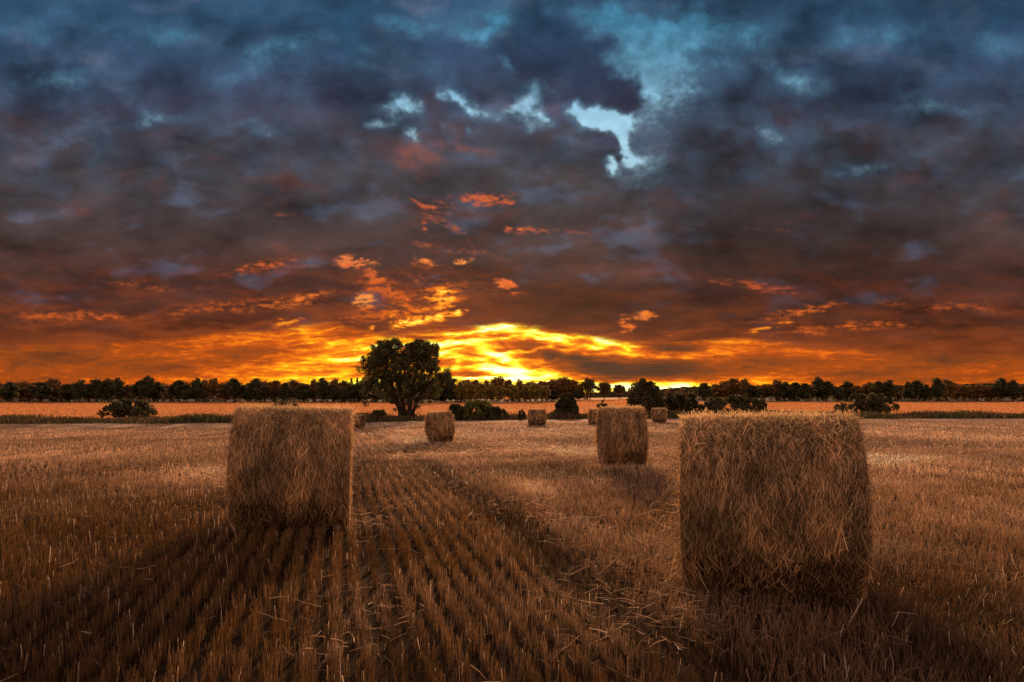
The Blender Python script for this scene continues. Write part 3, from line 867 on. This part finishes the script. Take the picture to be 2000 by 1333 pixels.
def make_hills():
    for nm, cx, cy, rx, ry, hh, colr in [('hills', 420, 1150, 420, 260, 19, (.035, .028, .017, 1)), ('hills', -700, 1500, 700, 300, 22, (.03, .03, .025, 1)), ('hills', 1100, 1400, 500, 300, 26, (.035, .03, .02, 1))]:
        nx, ny = 240, 60
        X, Y = np.meshgrid(np.linspace(-1, 1, nx), np.linspace(-1, 1, ny))
        e = np.clip(1 - X ** 2 - Y ** 2, 0, 1)
        wx = cx + X * rx; wy = cy + Y * ry
        Z = terrain(wx, wy) - 3 + hh * e * (.55 + .9 * fbm(wx * .006, wy * .006, 61, 3)) + 7 * (fbm(wx * .11, wy * .11, 66, 3) - .3) * (e > .02)
        V = np.stack([wx, wy, Z], -1).reshape(-1, 3)
        I = (np.arange(ny - 1)[:, None] * nx + np.arange(nx - 1)[None, :]).ravel()
        Q = np.stack([I, I + 1, I + nx + 1, I + nx], -1)
        m, nt, out = new_mat('wooded_hill')
        g = nd(nt, 'ShaderNodeNewGeometry')
        n = nd(nt, 'ShaderNodeTexNoise', ins={'Vector': g.outputs['Position'], 'Scale': .12, 'Detail': 6.0, 'Roughness': .7})
        c = ramp(nt, n.outputs[0], [(.35, tuple(v * .5 for v in colr[:3]) + (1,)), (.7, tuple(v * 2.0 for v in colr[:3]) + (1,))])
        b = nd(nt, 'ShaderNodeBsdfPrincipled', ins={'Base Color': c, 'Roughness': 1.0, 'Specular IOR Level': 0.0})
        nt.links.new(b.outputs[0], out.inputs[0])
        o = mesh_obj(nm, np_mesh('hills', V, Q, smooth=False), m)
        tag(o, kind='structure')

# ------------------------------------------------------------------ sky 
def _lin(c):
    c = np.asarray(c, float) / 255.0
    return np.where(c > .04045, ((c + .055) / 1.055) ** 2.4, c / 12.92)

_GC = np.cos(np.arange(256) * 2 * math.pi / 256).astype(np.float32); _GS = np.sin(np.arange(256) * 2 * math.pi / 256).astype(np.float32)

def _grad(ix, iy, seed):
    n = (ix * np.int32(374761393) + iy * np.int32(668265263) + np.int32((seed * 974634777) & 0x7fffffff))
    n = (n ^ (n >> 13)) * np.int32(1274126177)
    a = (n ^ (n >> 16)) & 0xff
    return _GC[a], _GS[a]

def perlin(x, y, seed=0):
    ix = np.floor(x).astype(np.int32); iy = np.floor(y).astype(np.int32)
    fx = x - ix; fy = y - iy
    u = fx * fx * fx * (fx * (fx * 6 - 15) + 10); v = fy * fy * fy * (fy * (fy * 6 - 15) + 10)
    def g(dx, dy):
        gx, gy = _grad(ix + dx, iy + dy, seed)
        return gx * (fx - dx) + gy * (fy - dy)
    a = g(0, 0) * (1 - u) + g(1, 0) * u
    b = g(0, 1) * (1 - u) + g(1, 1) * u
    return (a * (1 - v) + b * v) * 1.5

def pf(x, y, seed=0, o=6, gain=.55, mode=None):
    """fractal noise about 0, range about -1..1; 'bil' billowed, 'rid' ridged"""
    s = 0; a = 1.0; t = 0
    for i in range(o):
        n = perlin(x, y, seed * 31 + i)
        if mode == 'bil': n = np.abs(n) * 2 - .6
        elif mode == 'rid': n = 1 - np.abs(n) * 2.6
        s = s + n * a; t += a; a *= gain
        x, y = x * 1.93 + y * .32 + 3.7, y * 1.93 - x * .32 + 9.1
    return s / t * 1.4

def _ss(v, lo, hi):
    t = np.clip((v - lo) / (hi - lo), 0, 1)
    return t * t * (3 - 2 * t)

def _ramp(t, stops):
    xs = [s[0] for s in stops]
    cs = np.array([_lin(s[1]) * (s[2] if len(s) > 2 else 1) for s in stops])
    return np.stack([np.interp(t, xs, cs[:, i]) for i in range(3)], -1)

def _mix(a, b, f):
    return a + (np.asarray(b) - a) * np.clip(f, 0, 1)[..., None]

def sky_front(X, Y):
    """sky radiance by direction, X/Y = gnomonic coordinates of the view towards the sunset"""
    X = X.astype(np.float32); Y = Y.astype(np.float32)
    H = 776.0 - Y                                   # height above the horizon
    Hp = np.maximum(H, 0)
    sx = X * .01; sy = (.75 * Hp + 288 * np.log(Hp + 90)) * .01
    # two-level warp of the coordinates
    w1 = pf(sx * .8, sy * .8, 1, 4, .45); w2 = pf(sx * .8, sy * .8, 2, 4, .45)
    w3 = pf(sx * 2.6, sy * 2.6, 3, 5, .6); w4 = pf(sx * 2.6, sy * 2.6, 4, 5, .6)
    amp = np.interp(Hp, [0, 150, 400, 730], [.25, .5, .9, 1.0])
    sq = np.interp(Hp, [0, 120, 400, 730], [.25, .35, .75, .9])
    Xw = X + (w1 * 26 + w3 * 15) * amp
    Yw = Y + (w2 * 22 + w4 * 13) * amp * sq
    def G(px, py, rx, ry, rot=0.0, p=1.0, raw=False):
        x = (X if raw else Xw) - px; y = (Y if raw else Yw) - py
        if rot:
            c, s = math.cos(math.radians(rot)), math.sin(math.radians(rot))
            x, y = x * c - y * s, x * s + y * c       # positive rot: rises to the right
        return np.exp(-((x / rx) ** 2 + (y / ry) ** 2) ** p)
    fsd = pf(sx * .9, sy * 3.2, 18, 5, .5)
    # ---- cloud deck colour by height
    deck = _ramp(Hp + w2 * 14 * sq, [(0, (140, 70, 30)), (100, (112, 52, 24)), (140, (84, 42, 26)), (200, (80, 46, 38)), (260, (76, 52, 46)), (340, (70, 57, 57)),
                          (430, (68, 60, 62)), (520, (66, 60, 68)), (590, (56, 60, 80)), (660, (50, 66, 92)), (740, (46, 74, 102))])
    # volume shading: billows lit softly, long soft folds
    b1 = pf(sx * .75 + w1 * .3, sy * 1.05 + w2 * .3, 11, 7, .42)
    b2 = pf(sx * 2.1 + w3 * .2, sy * 2.6 + w4 * .2, 12, 6, .55, 'bil')
    b3 = pf(sx * .5, sy * .9, 13, 4)
    br = 1 + .40 * b1 + .12 * b2 + .42 * b3
    br = br * (1 + .05 * pf(sx * 9, sy * 12, 14, 4, .6))
    colr = deck * np.maximum(br, .30)[..., None]
    # blue-grey sheets
    m = _ss(pf(sx * .7 + 4, sy * 1.1, 15, 6) + .25 * G(730, 400, 70, 40) + .35 * G(1120, 330, 120, 60) + .3 * G(1280, 480, 90, 120), .12, .75)
    colr = _mix(colr, _lin((88, 98, 120)) * np.maximum(br, .4)[..., None], m * .55 * _ss(Hp, 90, 260))
    # rusty sheets
    m = _ss(pf(sx * .8 + 9, sy * 1.3, 16, 6) + .5 * G(860, 260, 110, 50) + .3 * G(1050, 420, 200, 40), .1, .8)
    colr = _mix(colr, _lin((112, 62, 50)) * np.maximum(br, .4)[..., None], m * .40 * _ss(Hp, 640, 420))
    m = _ss(pf(sx * .9 + 2, sy * 2.4 + .5 * w1, 17, 7, .6) + .30, .05, .85) * _ss(Hp, 330, 190) * np.interp(X, [200, 640, 760, 930, 1150, 1350, 1800], [.5, .7, .9, .75, .5, .5, .4])
    colr = _mix(colr, _lin((168, 76, 30)) * (.6 + .5 * _ss(Hp, 260, 120))[..., None], m * .62)
    # darker right hand side and a dark heavy body over the burning band
    colr = colr * (1 - .38 * _ss(X, 1230, 1400) * _ss(Hp, 100, 200) * _ss(X, 2100, 1500))[..., None]
    colr = _mix(colr, _lin((84, 43, 24)) * (.8 + .35 * b1 + .25 * fsd)[..., None], .75 * G(1090, 600, 230, 42, 0, 1.5))
    # ---- openings with clear sky
    op = np.zeros_like(X) - .48
    for (px, py, rx, ry, rot, k) in [
            (1215, 58, 95, 30, -18, 1.8), (1275, 110, 74, 40, -30, 1.5), (1268, 165, 36, 50, -15, 1.2), (1275, 240, 34, 40, 0, .6), (1345, 60, 70, 44, 0, 1.2), (1335, 160, 50, 50, 0, .5), (1265, 320, 40, 40, 0, .45),
            (945, 55, 46, 24, 30, 1.6), (925, 78, 24, 12, 30, .6), (800, 48, 46, 12, -10, 1.0), (820, 68, 20, 8, 0, .5), (988, 116, 9, 14, 0, 1.0), (1005, 135, 26, 14, 0, .35), (735, 92, 50, 14, 0, .45), (730, 128, 60, 16, 0, .35), (855, 128, 30, 22, 0, .35),
            (785, 212, 17, 28, 60, 1.2), (760, 212, 26, 14, 0, .55), (745, 244, 18, 7, 0, .8), (797, 272, 15, 6, -40, .9), (852, 184, 14, 9, 0, .9), (885, 185, 20, 10, -10, 1.1), (912, 205, 26, 9, -30, 1.0), (955, 216, 34, 7, -4, .9), (918, 246, 8, 8, 0, .7), (873, 240, 9, 6, 0, .55),
            (1045, 175, 20, 22, 0, .85), (1058, 160, 10, 18, 0, .5), (1045, 215, 26, 26, 0, 1.1), (1060, 234, 14, 12, 0, 1.1), (1030, 255, 14, 12, 0, .8), (1010, 217, 26, 10, 8, .7),
            (1140, 205, 10, 20, 0, .7), (1155, 228, 28, 17, -5, 1.6), (1195, 232, 34, 18, 0, 1.5), (1175, 250, 40, 12, -20, 1.1), (1215, 262, 22, 26, 0, 1.2), (1218, 290, 12, 26, 0, 1.5), (1180, 322, 18, 8, -40, 1.1), (1192, 342, 22, 9, -35, 1.25), (1222, 322, 16, 12, 0, 1.0), (1245, 330, 26, 22, 0, .45),
            (1200, 135, 26, 26, 0, .55), (1190, 155, 12, 12, 0, .5),
            (560, 90, 60, 16, 14, 0.86), (470, 140, 46, 12, 20, 0.72), (330, 70, 90, 18, -8, 0.79), (120, 160, 80, 20, 10, 0.72), (520, 250, 30, 14, 0, 0.65), (300, 240, 60, 12, 8, 0.50), (60, 60, 60, 20, 0, 0.72),
            (1470, 70, 60, 26, 12, 0.86), (1560, 150, 60, 18, -16, 0.79), (1500, 270, 26, 26, 0, 0.65), (1700, 80, 90, 20, 6, 0.79), (1830, 210, 70, 18, -8, 0.72), (1680, 330, 50, 10, 0, 0.50), (1950, 90, 60, 20, 0, 0.65)]:
        op = op + k * G(px, py, rx * 1.12, ry * 1.12, rot, .9)
    for (px, py, rx, ry, rot, k) in [(1085, 110, 72, 58, 0, 1.3), (1140, 150, 50, 34, 0, 1.0), (1165, 90, 24, 28, -40, .7), (1030, 90, 40, 34, 0, .8), (1215, 183, 36, 30, 0, 1.5), (1175, 178, 30, 20, 0, .7), (1302, 85, 20, 20, -50, .9), (1340, 110, 26, 14, 0, .5), (1170, 290, 26, 24, -30, 1.2), (1190, 300, 14, 12, 0, .5), (1205, 318, 8, 7, 0, .7), (905, 110, 34, 26, 0, .6), (1075, 200, 9, 20, 0, .3)]:
        op = op - k * G(px, py, rx, ry, rot, 1.2)
    dn = pf(sx * 1.3 + w1 * .3, sy * 1.3 + w2 * .3, 21, 8, .52)
    hf0 = pf(sx * 9 + w3, sy * 9 + w4, 25, 4, .6)
    dn2 = pf(sx * 4.5, sy * 5.0, 22, 5, .62)
    o = op + .46 * dn + .22 * dn2 + .10 * pf(sx * 11, sy * 12, 24, 4, .65)
    a = _ss(o + .14 * hf0, -.36, 1.0) * _ss(op, -.50, -.15) * _ss(Hp, 300, 420)
    thin = _ss(pf(sx * 2.2 + 3, sy * 2.4, 23, 7, .6), -.5, .7)
    hol = np.clip(_ss(Y, 130, 215), 0, 1)
    clear = _ramp(Hp, [(0, (150, 178, 190)), (420, (140, 172, 186)), (540, (136, 174, 194)), (600, (118, 164, 190)), (660, (98, 154, 184)), (740, (76, 142, 178))])
    clear = clear * (.60 + .42 * thin + .75 * _ss(o + .5 * dn2, .1, 1.3) * hol)[..., None]
    colr = _mix(colr, clear, a)
    # thin veil edges: bluish before they open up
    veil = _ss(op + .35 * dn, -.75, .05) * (1 - a)
    colr = _mix(colr, _lin((70, 104, 134)) * np.maximum(br, .5)[..., None], veil * .42 * _ss(Hp, 330, 470))
    # dark navy bodies
    for (px, py, rx, ry, rot, k, c) in [(1080, 115, 80, 60, 0, .62, (36, 52, 78)), (1215, 190, 38, 32, 0, .75, (42, 46, 66)), (1170, 292, 30, 26, 0, .5, (52, 62, 84)), (1150, 160, 60, 36, 0, .55, (40, 52, 76)), (700, 190, 70, 24, 0, .45, (46, 50, 70)), (1345, 300, 50, 140, 0, .35, (40, 42, 54)),
                                        (670, 60, 40, 60, 0, .4, (28, 68, 96)), (890, 290, 26, 12, 0, .25, (58, 46, 50)), (890, 350, 70, 26, 0, .35, (58, 50, 52))]:
        colr = _mix(colr, _lin(c) * np.maximum(br, .55)[..., None], k * G(px, py, rx, ry, rot, 1.3) * (1 - a * .8))
    # purple/rose light inside the middle
    for (px, py, rx, ry, rot, k, c) in [(1015, 208, 34, 12, 8, .45, (150, 118, 134)), (1080, 216, 40, 12, 0, .3, (120, 92, 110)), (830, 200, 40, 30, 0, .3, (100, 66, 70)), (1025, 180, 50, 30, 0, .35, (84, 56, 66)),
                                        (800, 300, 34, 26, 20, .65, (142, 84, 72)), (850, 305, 40, 14, -10, .45, (146, 86, 70)), (905, 285, 50, 8, -14, .55, (152, 84, 66)), (790, 322, 26, 12, 0, .5, (148, 82, 66)), (720, 410, 60, 22, 0, .35, (92, 100, 118))]:
        colr = _mix(colr, _lin(c), k * G(px, py, rx, ry, rot) * _ss(.6 + b1 + .6 * dn2, .0, 1.0))
    # ---- lit wisps in the deck
    fz = pf(sx * 2.0 + w1 * .5, sy * 2.6 + w2 * .3, 31, 7, .60)
    fs = pf(sx * 1.3, sy * 5.2 + w1 * .6, 32, 7, .58)                  # long streaks
    hf = pf(sx * 6 + w3 * .5, sy * 10 + w4 * .7, 33, 5, .58)
    tex = np.clip(.36 + .75 * hf + .85 * fz + .65 * fs + .25 * dn2, 0, 1.4); tex2 = np.clip(.6 + .6 * fz + .8 * hf, 0, 1.5)
    for (px, py, rx, ry, rot, k, c) in [
            (930, 388, 60, 9, 4, 1.0, (186, 88, 52)), (978, 384, 30, 9, 0, .9, (196, 92, 50)), (1012, 390, 16, 5, 0, .8, (200, 92, 50)), (880, 402, 50, 9, 22, .8, (176, 86, 52)), (835, 404, 18, 6, -30, .9, (180, 84, 50)), (870, 372, 50, 5, -4, .4, (120, 66, 54)),
            (870, 440, 36, 8, -20, .8, (150, 78, 54)), (905, 462, 40, 6, -35, .6, (146, 76, 54)), (850, 482, 36, 7, -10, .8, (168, 84, 52)), (930, 492, 50, 6, -18, .7, (156, 78, 48)), (1035, 453, 46, 5, -3, 1.1, (214, 100, 54)), (1000, 450, 12, 4, -20, 1.0, (220, 100, 50)), (1150, 458, 80, 6, 0, .55, (130, 72, 56)),
            (705, 511, 24, 8, 0, 1.4, (240, 128, 66)), (688, 516, 14, 4, 10, 1.1, (226, 110, 56)), (720, 530, 30, 8, -25, 1.1, (214, 98, 46)), (738, 548, 10, 7, -40, 1.2, (222, 102, 40)), (832, 513, 18, 5, -16, 1.4, (248, 134, 60)), (905, 507, 13, 4, 8, 1.9, (255, 150, 70)), (823, 444, 7, 9, 0, 1.1, (196, 92, 52)), (820, 520, 22, 7, 0, .7, (180, 84, 44)),
            (750, 566, 16, 6, 0, 1.0, (214, 96, 36)), (718, 587, 14, 9, 0, 1.9, (250, 146, 62)), (780, 540, 70, 12, -8, .55, (146, 68, 38)), (715, 560, 50, 14, -20, .4, (150, 68, 34)), (880, 525, 50, 8, -14, .5, (140, 68, 40)),
            (992, 555, 15, 6, -15, 1.4, (226, 106, 44)), (1010, 573, 16, 4, 0, .9, (190, 86, 36)), (945, 568, 26, 8, 0, .7, (168, 74, 30)), (1060, 560, 40, 5, 0, .35, (120, 58, 34)), (960, 585, 120, 7, 0, .4, (132, 60, 24)),
            (815, 590, 80, 26, 14, .9, (190, 84, 22)), (790, 612, 70, 16, 4, .95, (204, 92, 22)), (760, 570, 40, 14, -20, .9, (200, 88, 28)), (845, 575, 30, 18, 0, 1.0, (226, 112, 30)), (700, 625, 60, 12, 0, .7, (170, 78, 28)), (1268, 617, 16, 6, 0, 1.5, (238, 124, 52)), (1225, 634, 9, 12, 30, 1.3, (220, 104, 36)), (1215, 648, 20, 6, 20, 1.0, (214, 96, 30)), (1320, 575, 60, 20, 0, .3, (70, 64, 74)),
            (520, 520, 80, 9, 4, .9, (190, 88, 44)), (560, 590, 60, 8, 10, 1.0, (220, 110, 40)), (440, 600, 90, 10, 6, .9, (200, 90, 30)), (300, 560, 90, 8, -4, .7, (170, 80, 40)), (150, 620, 120, 10, 0, .8, (190, 86, 34)), (500, 420, 70, 7, 8, .5, (150, 78, 54)),
            (1470, 560, 80, 8, -6, .7, (180, 80, 40)), (1560, 610, 70, 8, 10, .9, (214, 100, 34)), (1650, 640, 110, 8, 4, .9, (205, 92, 30)), (1850, 600, 100, 9, -4, .7, (176, 80, 36)), (1500, 450, 90, 6, 0, .4, (130, 72, 56))]:
        g = G(px, py, rx * 1.3, ry * 1.25, rot, .9) * k
        f = _ss(g * (.20 + 1.15 * tex), .10, .80 if k > 1.2 else 1.0)
        hot = _lin(c) * (.62 + .55 * tex2)[..., None]
        colr = _mix(colr, hot, f * .92)
    # ---- burning band: edge of the deck is a long low arch
    edge = np.interp(X, [-400, 250, 500, 640, 700, 760, 800, 860, 920, 980, 1040, 1100, 1160, 1220, 1290, 1350, 1450, 1700, 2200],
                        [700, 668, 650, 634, 645, 662, 656, 648, 642, 634, 642, 653, 662, 672, 676, 672, 664, 690, 705])
    e = Yw * .6 + Y * .4 - edge + 5 * fs                               # >0 below the deck edge
    band = _ss(e, -9, 7)
    st = pf((X - 300) * .0085 + .35 * w1, (Y * 1.0 + .045 * (X - 980)) * .058 + .25 * w2, 41, 8, .60)
    st2 = pf((X) * .022, (Y * 1.0 + .03 * (X - 980)) * .12 + .3 * w3, 42, 6, .62)
    bow = Y - 30 * np.exp(-((X - 1000) / 330.0) ** 2) * _ss(Y, 740, 640) * -1   # streaks follow the arch
    r1 = 1 - np.abs(perlin(X * .0085 + .35 * w1, bow * .080 + .50 * w2 + .30 * w4, 431)) * 3.6
    r2 = 1 - np.abs(perlin(X * .018 + .3 * w1, bow * .160 + .40 * w2 + .45 * w4, 432)) * 3.2
    rid = np.maximum(r1, -.4) * .80 + np.maximum(r2, -.4) * .45 - .12
    heat = np.interp(np.abs(X - 985), [0, 90, 200, 330, 500, 900], [.52, .50, .43, .38, .22, .08])
    q = .19 + heat * .44 + .22 * st + .14 * st2 + .42 * rid * (.45 + .55 * _ss(np.abs(X - 985), 420, 120)) + .14 * hf
    low = _ss(Y, 700, 765)
    q = q + .16 * low
    for (px, py, rx, ry, rot, k) in [
            # bright filaments
            (900, 655, 110, 8, 8, .40), (985, 644, 70, 7, -6, .50), (1060, 656, 90, 7, -14, .45), (1150, 676, 90, 6, -10, .35), (1250, 664, 60, 5, -8, .25), (1320, 648, 30, 5, 10, .3), (1310, 690, 60, 5, -6, .28), (1335, 700, 30, 4, 8, .3),
            (880, 672, 60, 6, 4, .35), (960, 668, 80, 5, 0, .30), (860, 690, 24, 8, 0, .35), (960, 690, 50, 7, -14, .45), (990, 704, 40, 8, -24, .5), (905, 700, 40, 5, -8, .35), (925, 718, 60, 5, -6, .4), (985, 722, 60, 12, -16, .6), (1030, 735, 50, 10, 0, .55), (930, 742, 90, 7, 0, .5),
            (700, 675, 60, 4, -3, .55), (680, 702, 60, 4, 4, .6), (800, 676, 60, 4, 2, .5), (1220, 672, 100, 5, -12, .45), (1310, 699, 70, 3, -4, .45), (1160, 664, 80, 5, -14, .4), (740, 668, 40, 4, 4, .3), (665, 730, 34, 4, 8, .5), (700, 745, 60, 6, 0, .55), (1290, 758, 90, 8, 0, 1.0), (1200, 752, 60, 6, 8, .6), (1345, 750, 30, 8, 0, .4), (1340, 735, 26, 10, 20, .25), (1100, 742, 60, 5, 12, .35), (1180, 668, 50, 3, -20, .25),
            # clouds in it
            (1230, 722, 90, 17, -3, -1.0), (1320, 722, 80, 19, 0, -1.15), (1160, 724, 70, 15, -4, -.6), (1095, 697, 62, 12, -8, -.8), (1150, 710, 60, 12, -16, -.6), (1300, 680, 44, 10, 0, -.9), (1340, 682, 34, 8, 0, -.6), (1180, 690, 80, 6, -14, -.25), (1180, 740, 60, 5, 0, -.15),
            (685, 655, 44, 12, 0, -.22), (700, 690, 44, 5, 0, -.16), (690, 716, 44, 7, 0, -.2), (700, 735, 30, 3, 0, -.22), (790, 648, 60, 10, 4, -.42), (830, 660, 30, 3, 0, -.3), (885, 712, 34, 4, 0, -.35), (920, 732, 26, 3, 0, -.3), (940, 684, 34, 4, -4, -.35), (905, 664, 16, 3, 0, -.3), (870, 742, 26, 3, 0, -.2), (1020, 672, 60, 3, -4, -.3), (1130, 668, 26, 2.5, -12, -.3),
            (500, 690, 110, 14, 3, -.35), (300, 720, 100, 12, 0, -.4), (100, 700, 120, 14, 0, -.35), (1500, 712, 90, 16, 2, -.5), (1700, 730, 120, 12, 0, -.45), (1850, 700, 90, 14, 0, -.4)]:
        q = q + k * (.78 if k > 0 else 1.0) * G(px, py, rx, ry, rot, 1.0)
    q = q + .10 * _ss(X, 860, 700) * _ss(X, 300, 600) * _ss(Y, 640, 665)
    q = q - .25 * _ss(np.abs(X - 1000), 420, 900)
    q = np.where(q < .1, .1 + (q - .1) * .6, q)
    hot = _ramp(q, [(-.6, (84, 50, 36)), (-.30, (108, 57, 30)), (-.12, (132, 64, 26)), (.0, (156, 72, 22)), (.16, (176, 76, 18)), (.30, (218, 96, 18), 1.0), (.45, (240, 120, 16), 1.05), (.58, (254, 152, 18), 1.15),
                    (.72, (255, 190, 24), 1.3), (.86, (255, 222, 48), 1.5), (1.02, (255, 238, 110), 1.7), (1.25, (255, 248, 180), 1.9)])
    colr = _mix(colr, hot, band)
    # torn golden fringe hanging above the band
    fr = np.zeros_like(X)
    for (px, py, rx, ry, rot, k) in [(858, 570, 22, 8, -10, 1.4), (850, 583, 26, 8, -20, 1.4), (872, 584, 15, 7, 0, 1.2), (862, 600, 22, 4, 4, 1.0), (838, 603, 26, 5, 10, .8), (895, 611, 10, 6, 0, 2.0), (845, 620, 36, 6, 8, 2.0), (808, 630, 40, 7, 14, 2.0), (790, 638, 30, 5, 10, 1.2), (770, 618, 14, 12, 30, .9), (765, 632, 26, 5, 20, .8),
                                     (730, 641, 6, 4, 0, .9), (852, 642, 10, 4, 0, .6), (1232, 640, 6, 8, 20, .6), (1268, 618, 12, 5, 0, .6), (1325, 652, 30, 5, 12, .5), (560, 628, 50, 6, 8, .9), (1500, 640, 60, 5, 10, .8)]:
        fr = np.maximum(fr, k * G(px, py, rx * 1.15, ry * 1.3, rot, .9))
    f = fr * (.22 + 1.1 * tex) - .05
    fc = _ramp(f, [(.15, (170, 72, 16)), (.5, (226, 108, 20)), (.95, (255, 160, 34), 1.1), (1.5, (255, 214, 70), 1.3)])
    colr = _mix(colr, fc, _ss(f, .12, .75))
    # orange haze glow of the band onto the deck just above it
    glow = np.exp(-np.maximum(edge - Y, 0) / 26.0) * (1 - band) * np.interp(np.abs(X - 960), [0, 250, 600, 1000], [1, .8, .5, .3])
    colr = colr + _lin((150, 62, 8))[None, None] * (glow * .42 * (.7 + .5 * fs))[..., None]
    colr = colr + _lin((120, 50, 10))[None, None] * (G(820, 600, 130, 50, 0, 1, True) * .32 * (1 - band))[..., None]
    return np.maximum(colr, .002)
# ------------------------------------------------------------------ (SKYEND)
SUN_AZ = math.radians(3.0)      # to the right of the view axis
SUN_EL = math.radians(13.0)
BACK = [(.95, 1.30, .80, .30), (.52, .74, .50, .26), (.36, .50, .40, .30)]      # unseen far side of the sky, warmed and brightened as front fill, rgb by height
ZEN = (.16, .13, .14)

def sky_panorama(W=4096):
    """all-round sky worked out in code, by direction (equirectangular, linear light)"""
    Hh = W // 2
    col_ = (np.arange(W) + .5) / W; row = (np.arange(Hh) + .5) / Hh
    phi = (.5 - col_) * 2 * math.pi
    az = (math.pi / 2 - phi + math.pi) % (2 * math.pi) - math.pi
    el = (row - .5) * math.pi
    img = np.zeros((Hh, W, 3), dtype=np.float32)
    AZ, EL = np.meshgrid(az[::8], el[::8])
    back = np.stack([np.interp(EL, [-.1, 0, .4, 1.57], v) for v in BACK], -1)
    n = .80 + .40 * vnoise(AZ * 3 + 20, EL * 8 + 20, 3)
    back = back * n[..., None]
    z = _ss(EL, .55, .95)[..., None]
    back = back * (1 - z) + np.array(ZEN) * z
    img[:] = np.repeat(np.repeat(back, 8, 0), 8, 1)
    img[el < -.06] = (.03, .02, .015)
    c0 = np.where(np.abs(az) < math.radians(62))[0]
    r0 = np.where((el > -.02) & (el < math.radians(44)))[0]
    A, E = np.meshgrid(az[c0], el[r0])
    ce = np.clip(A, -1.0, 1.0)
    X = 1000 + 1250 * np.tan(ce) + 1250 * (A - ce) * 3; Y = 776 - 1250 * np.tan(E) / np.cos(ce)
    f = sky_front(X, Y)
    w = (_ss(np.abs(A), math.radians(60), math.radians(46)) * _ss(E, math.radians(43), math.radians(34)))[..., None]
    sub = img[np.ix_(r0, c0)]
    img[np.ix_(r0, c0)] = f * w + sub * (1 - w)
    return img

def make_world():
    w = bpy.data.worlds.new('World'); sc.world = w; w.use_nodes = True
    nt = w.node_tree; nt.nodes.clear()
    out = nt.nodes.new('ShaderNodeOutputWorld')
    pan = sky_panorama()
    Hh, W = pan.shape[:2]
    im = bpy.data.images.new('sunset_sky', W, Hh, float_buffer=True)
    im.colorspace_settings.name = 'Linear Rec.709'
    buf = np.ones((Hh, W, 4), dtype=np.float32); buf[..., :3] = pan
    im.pixels.foreach_set(buf.ravel())
    im.update(); im.pack()
    env = nt.nodes.new('ShaderNodeTexEnvironment'); env.image = im
    sky = nt.nodes.new('ShaderNodeTexSky'); sky.sky_type = 'NISHITA'; sky.sun_disc = False
    sky.sun_elevation = SUN_EL; sky.sun_rotation = SUN_AZ
    bg1 = nd(nt, 'ShaderNodeBackground', ins={0: env.outputs[0], 1: 1.0})
    bg2 = nd(nt, 'ShaderNodeBackground', ins={0: sky.outputs[0], 1: 0.0004})
    ad = nd(nt, 'ShaderNodeAddShader', ins={0: bg1.outputs[0], 1: bg2.outputs[0]})
    nt.links.new(ad.outputs[0], out.inputs[0])
    w.cycles.sampling_method = 'MANUAL'; w.cycles.sample_map_resolution = 1024

def make_sun():
    l = bpy.data.lights.new('sun', 'SUN'); l.energy = 5.0; l.angle = math.radians(6.0); l.color = (1.0, .52, .24)
    o = bpy.data.objects.new('sun', l); link(o)
    d = Vector((math.sin(SUN_AZ) * math.cos(SUN_EL), math.cos(SUN_AZ) * math.cos(SUN_EL), math.sin(SUN_EL)))
    o.rotation_euler = d.to_track_quat('Z', 'Y').to_euler()
    o.location = (0, 0, 30)

def make_camera():
    c = bpy.data.cameras.new('camera'); o = bpy.data.objects.new('camera', c); link(o)
    c.sensor_width = 36; c.lens = 36 * F / 2000
    c.shift_y = (HZ - 666.5) / 2000
    o.location = (0, 0, EYE); o.rotation_euler = (math.radians(90), 0, 0)
    c.clip_start = .1; c.clip_end = 6000
    sc.camera = o

make_stubble(); make_loose_straw(); make_bales(); make_trees(); make_verge(); make_golden_crop(); make_wood(); make_hills()
make_world(); make_sun(); make_camera()
sc.view_settings.view_transform = 'Standard'; sc.view_settings.look = 'None'; sc.view_settings.exposure = 0
sc.cycles.use_denoising = True
sc.cycles.max_bounces = 6; sc.cycles.transparent_max_bounces = 4
sc.render.film_transparent = False
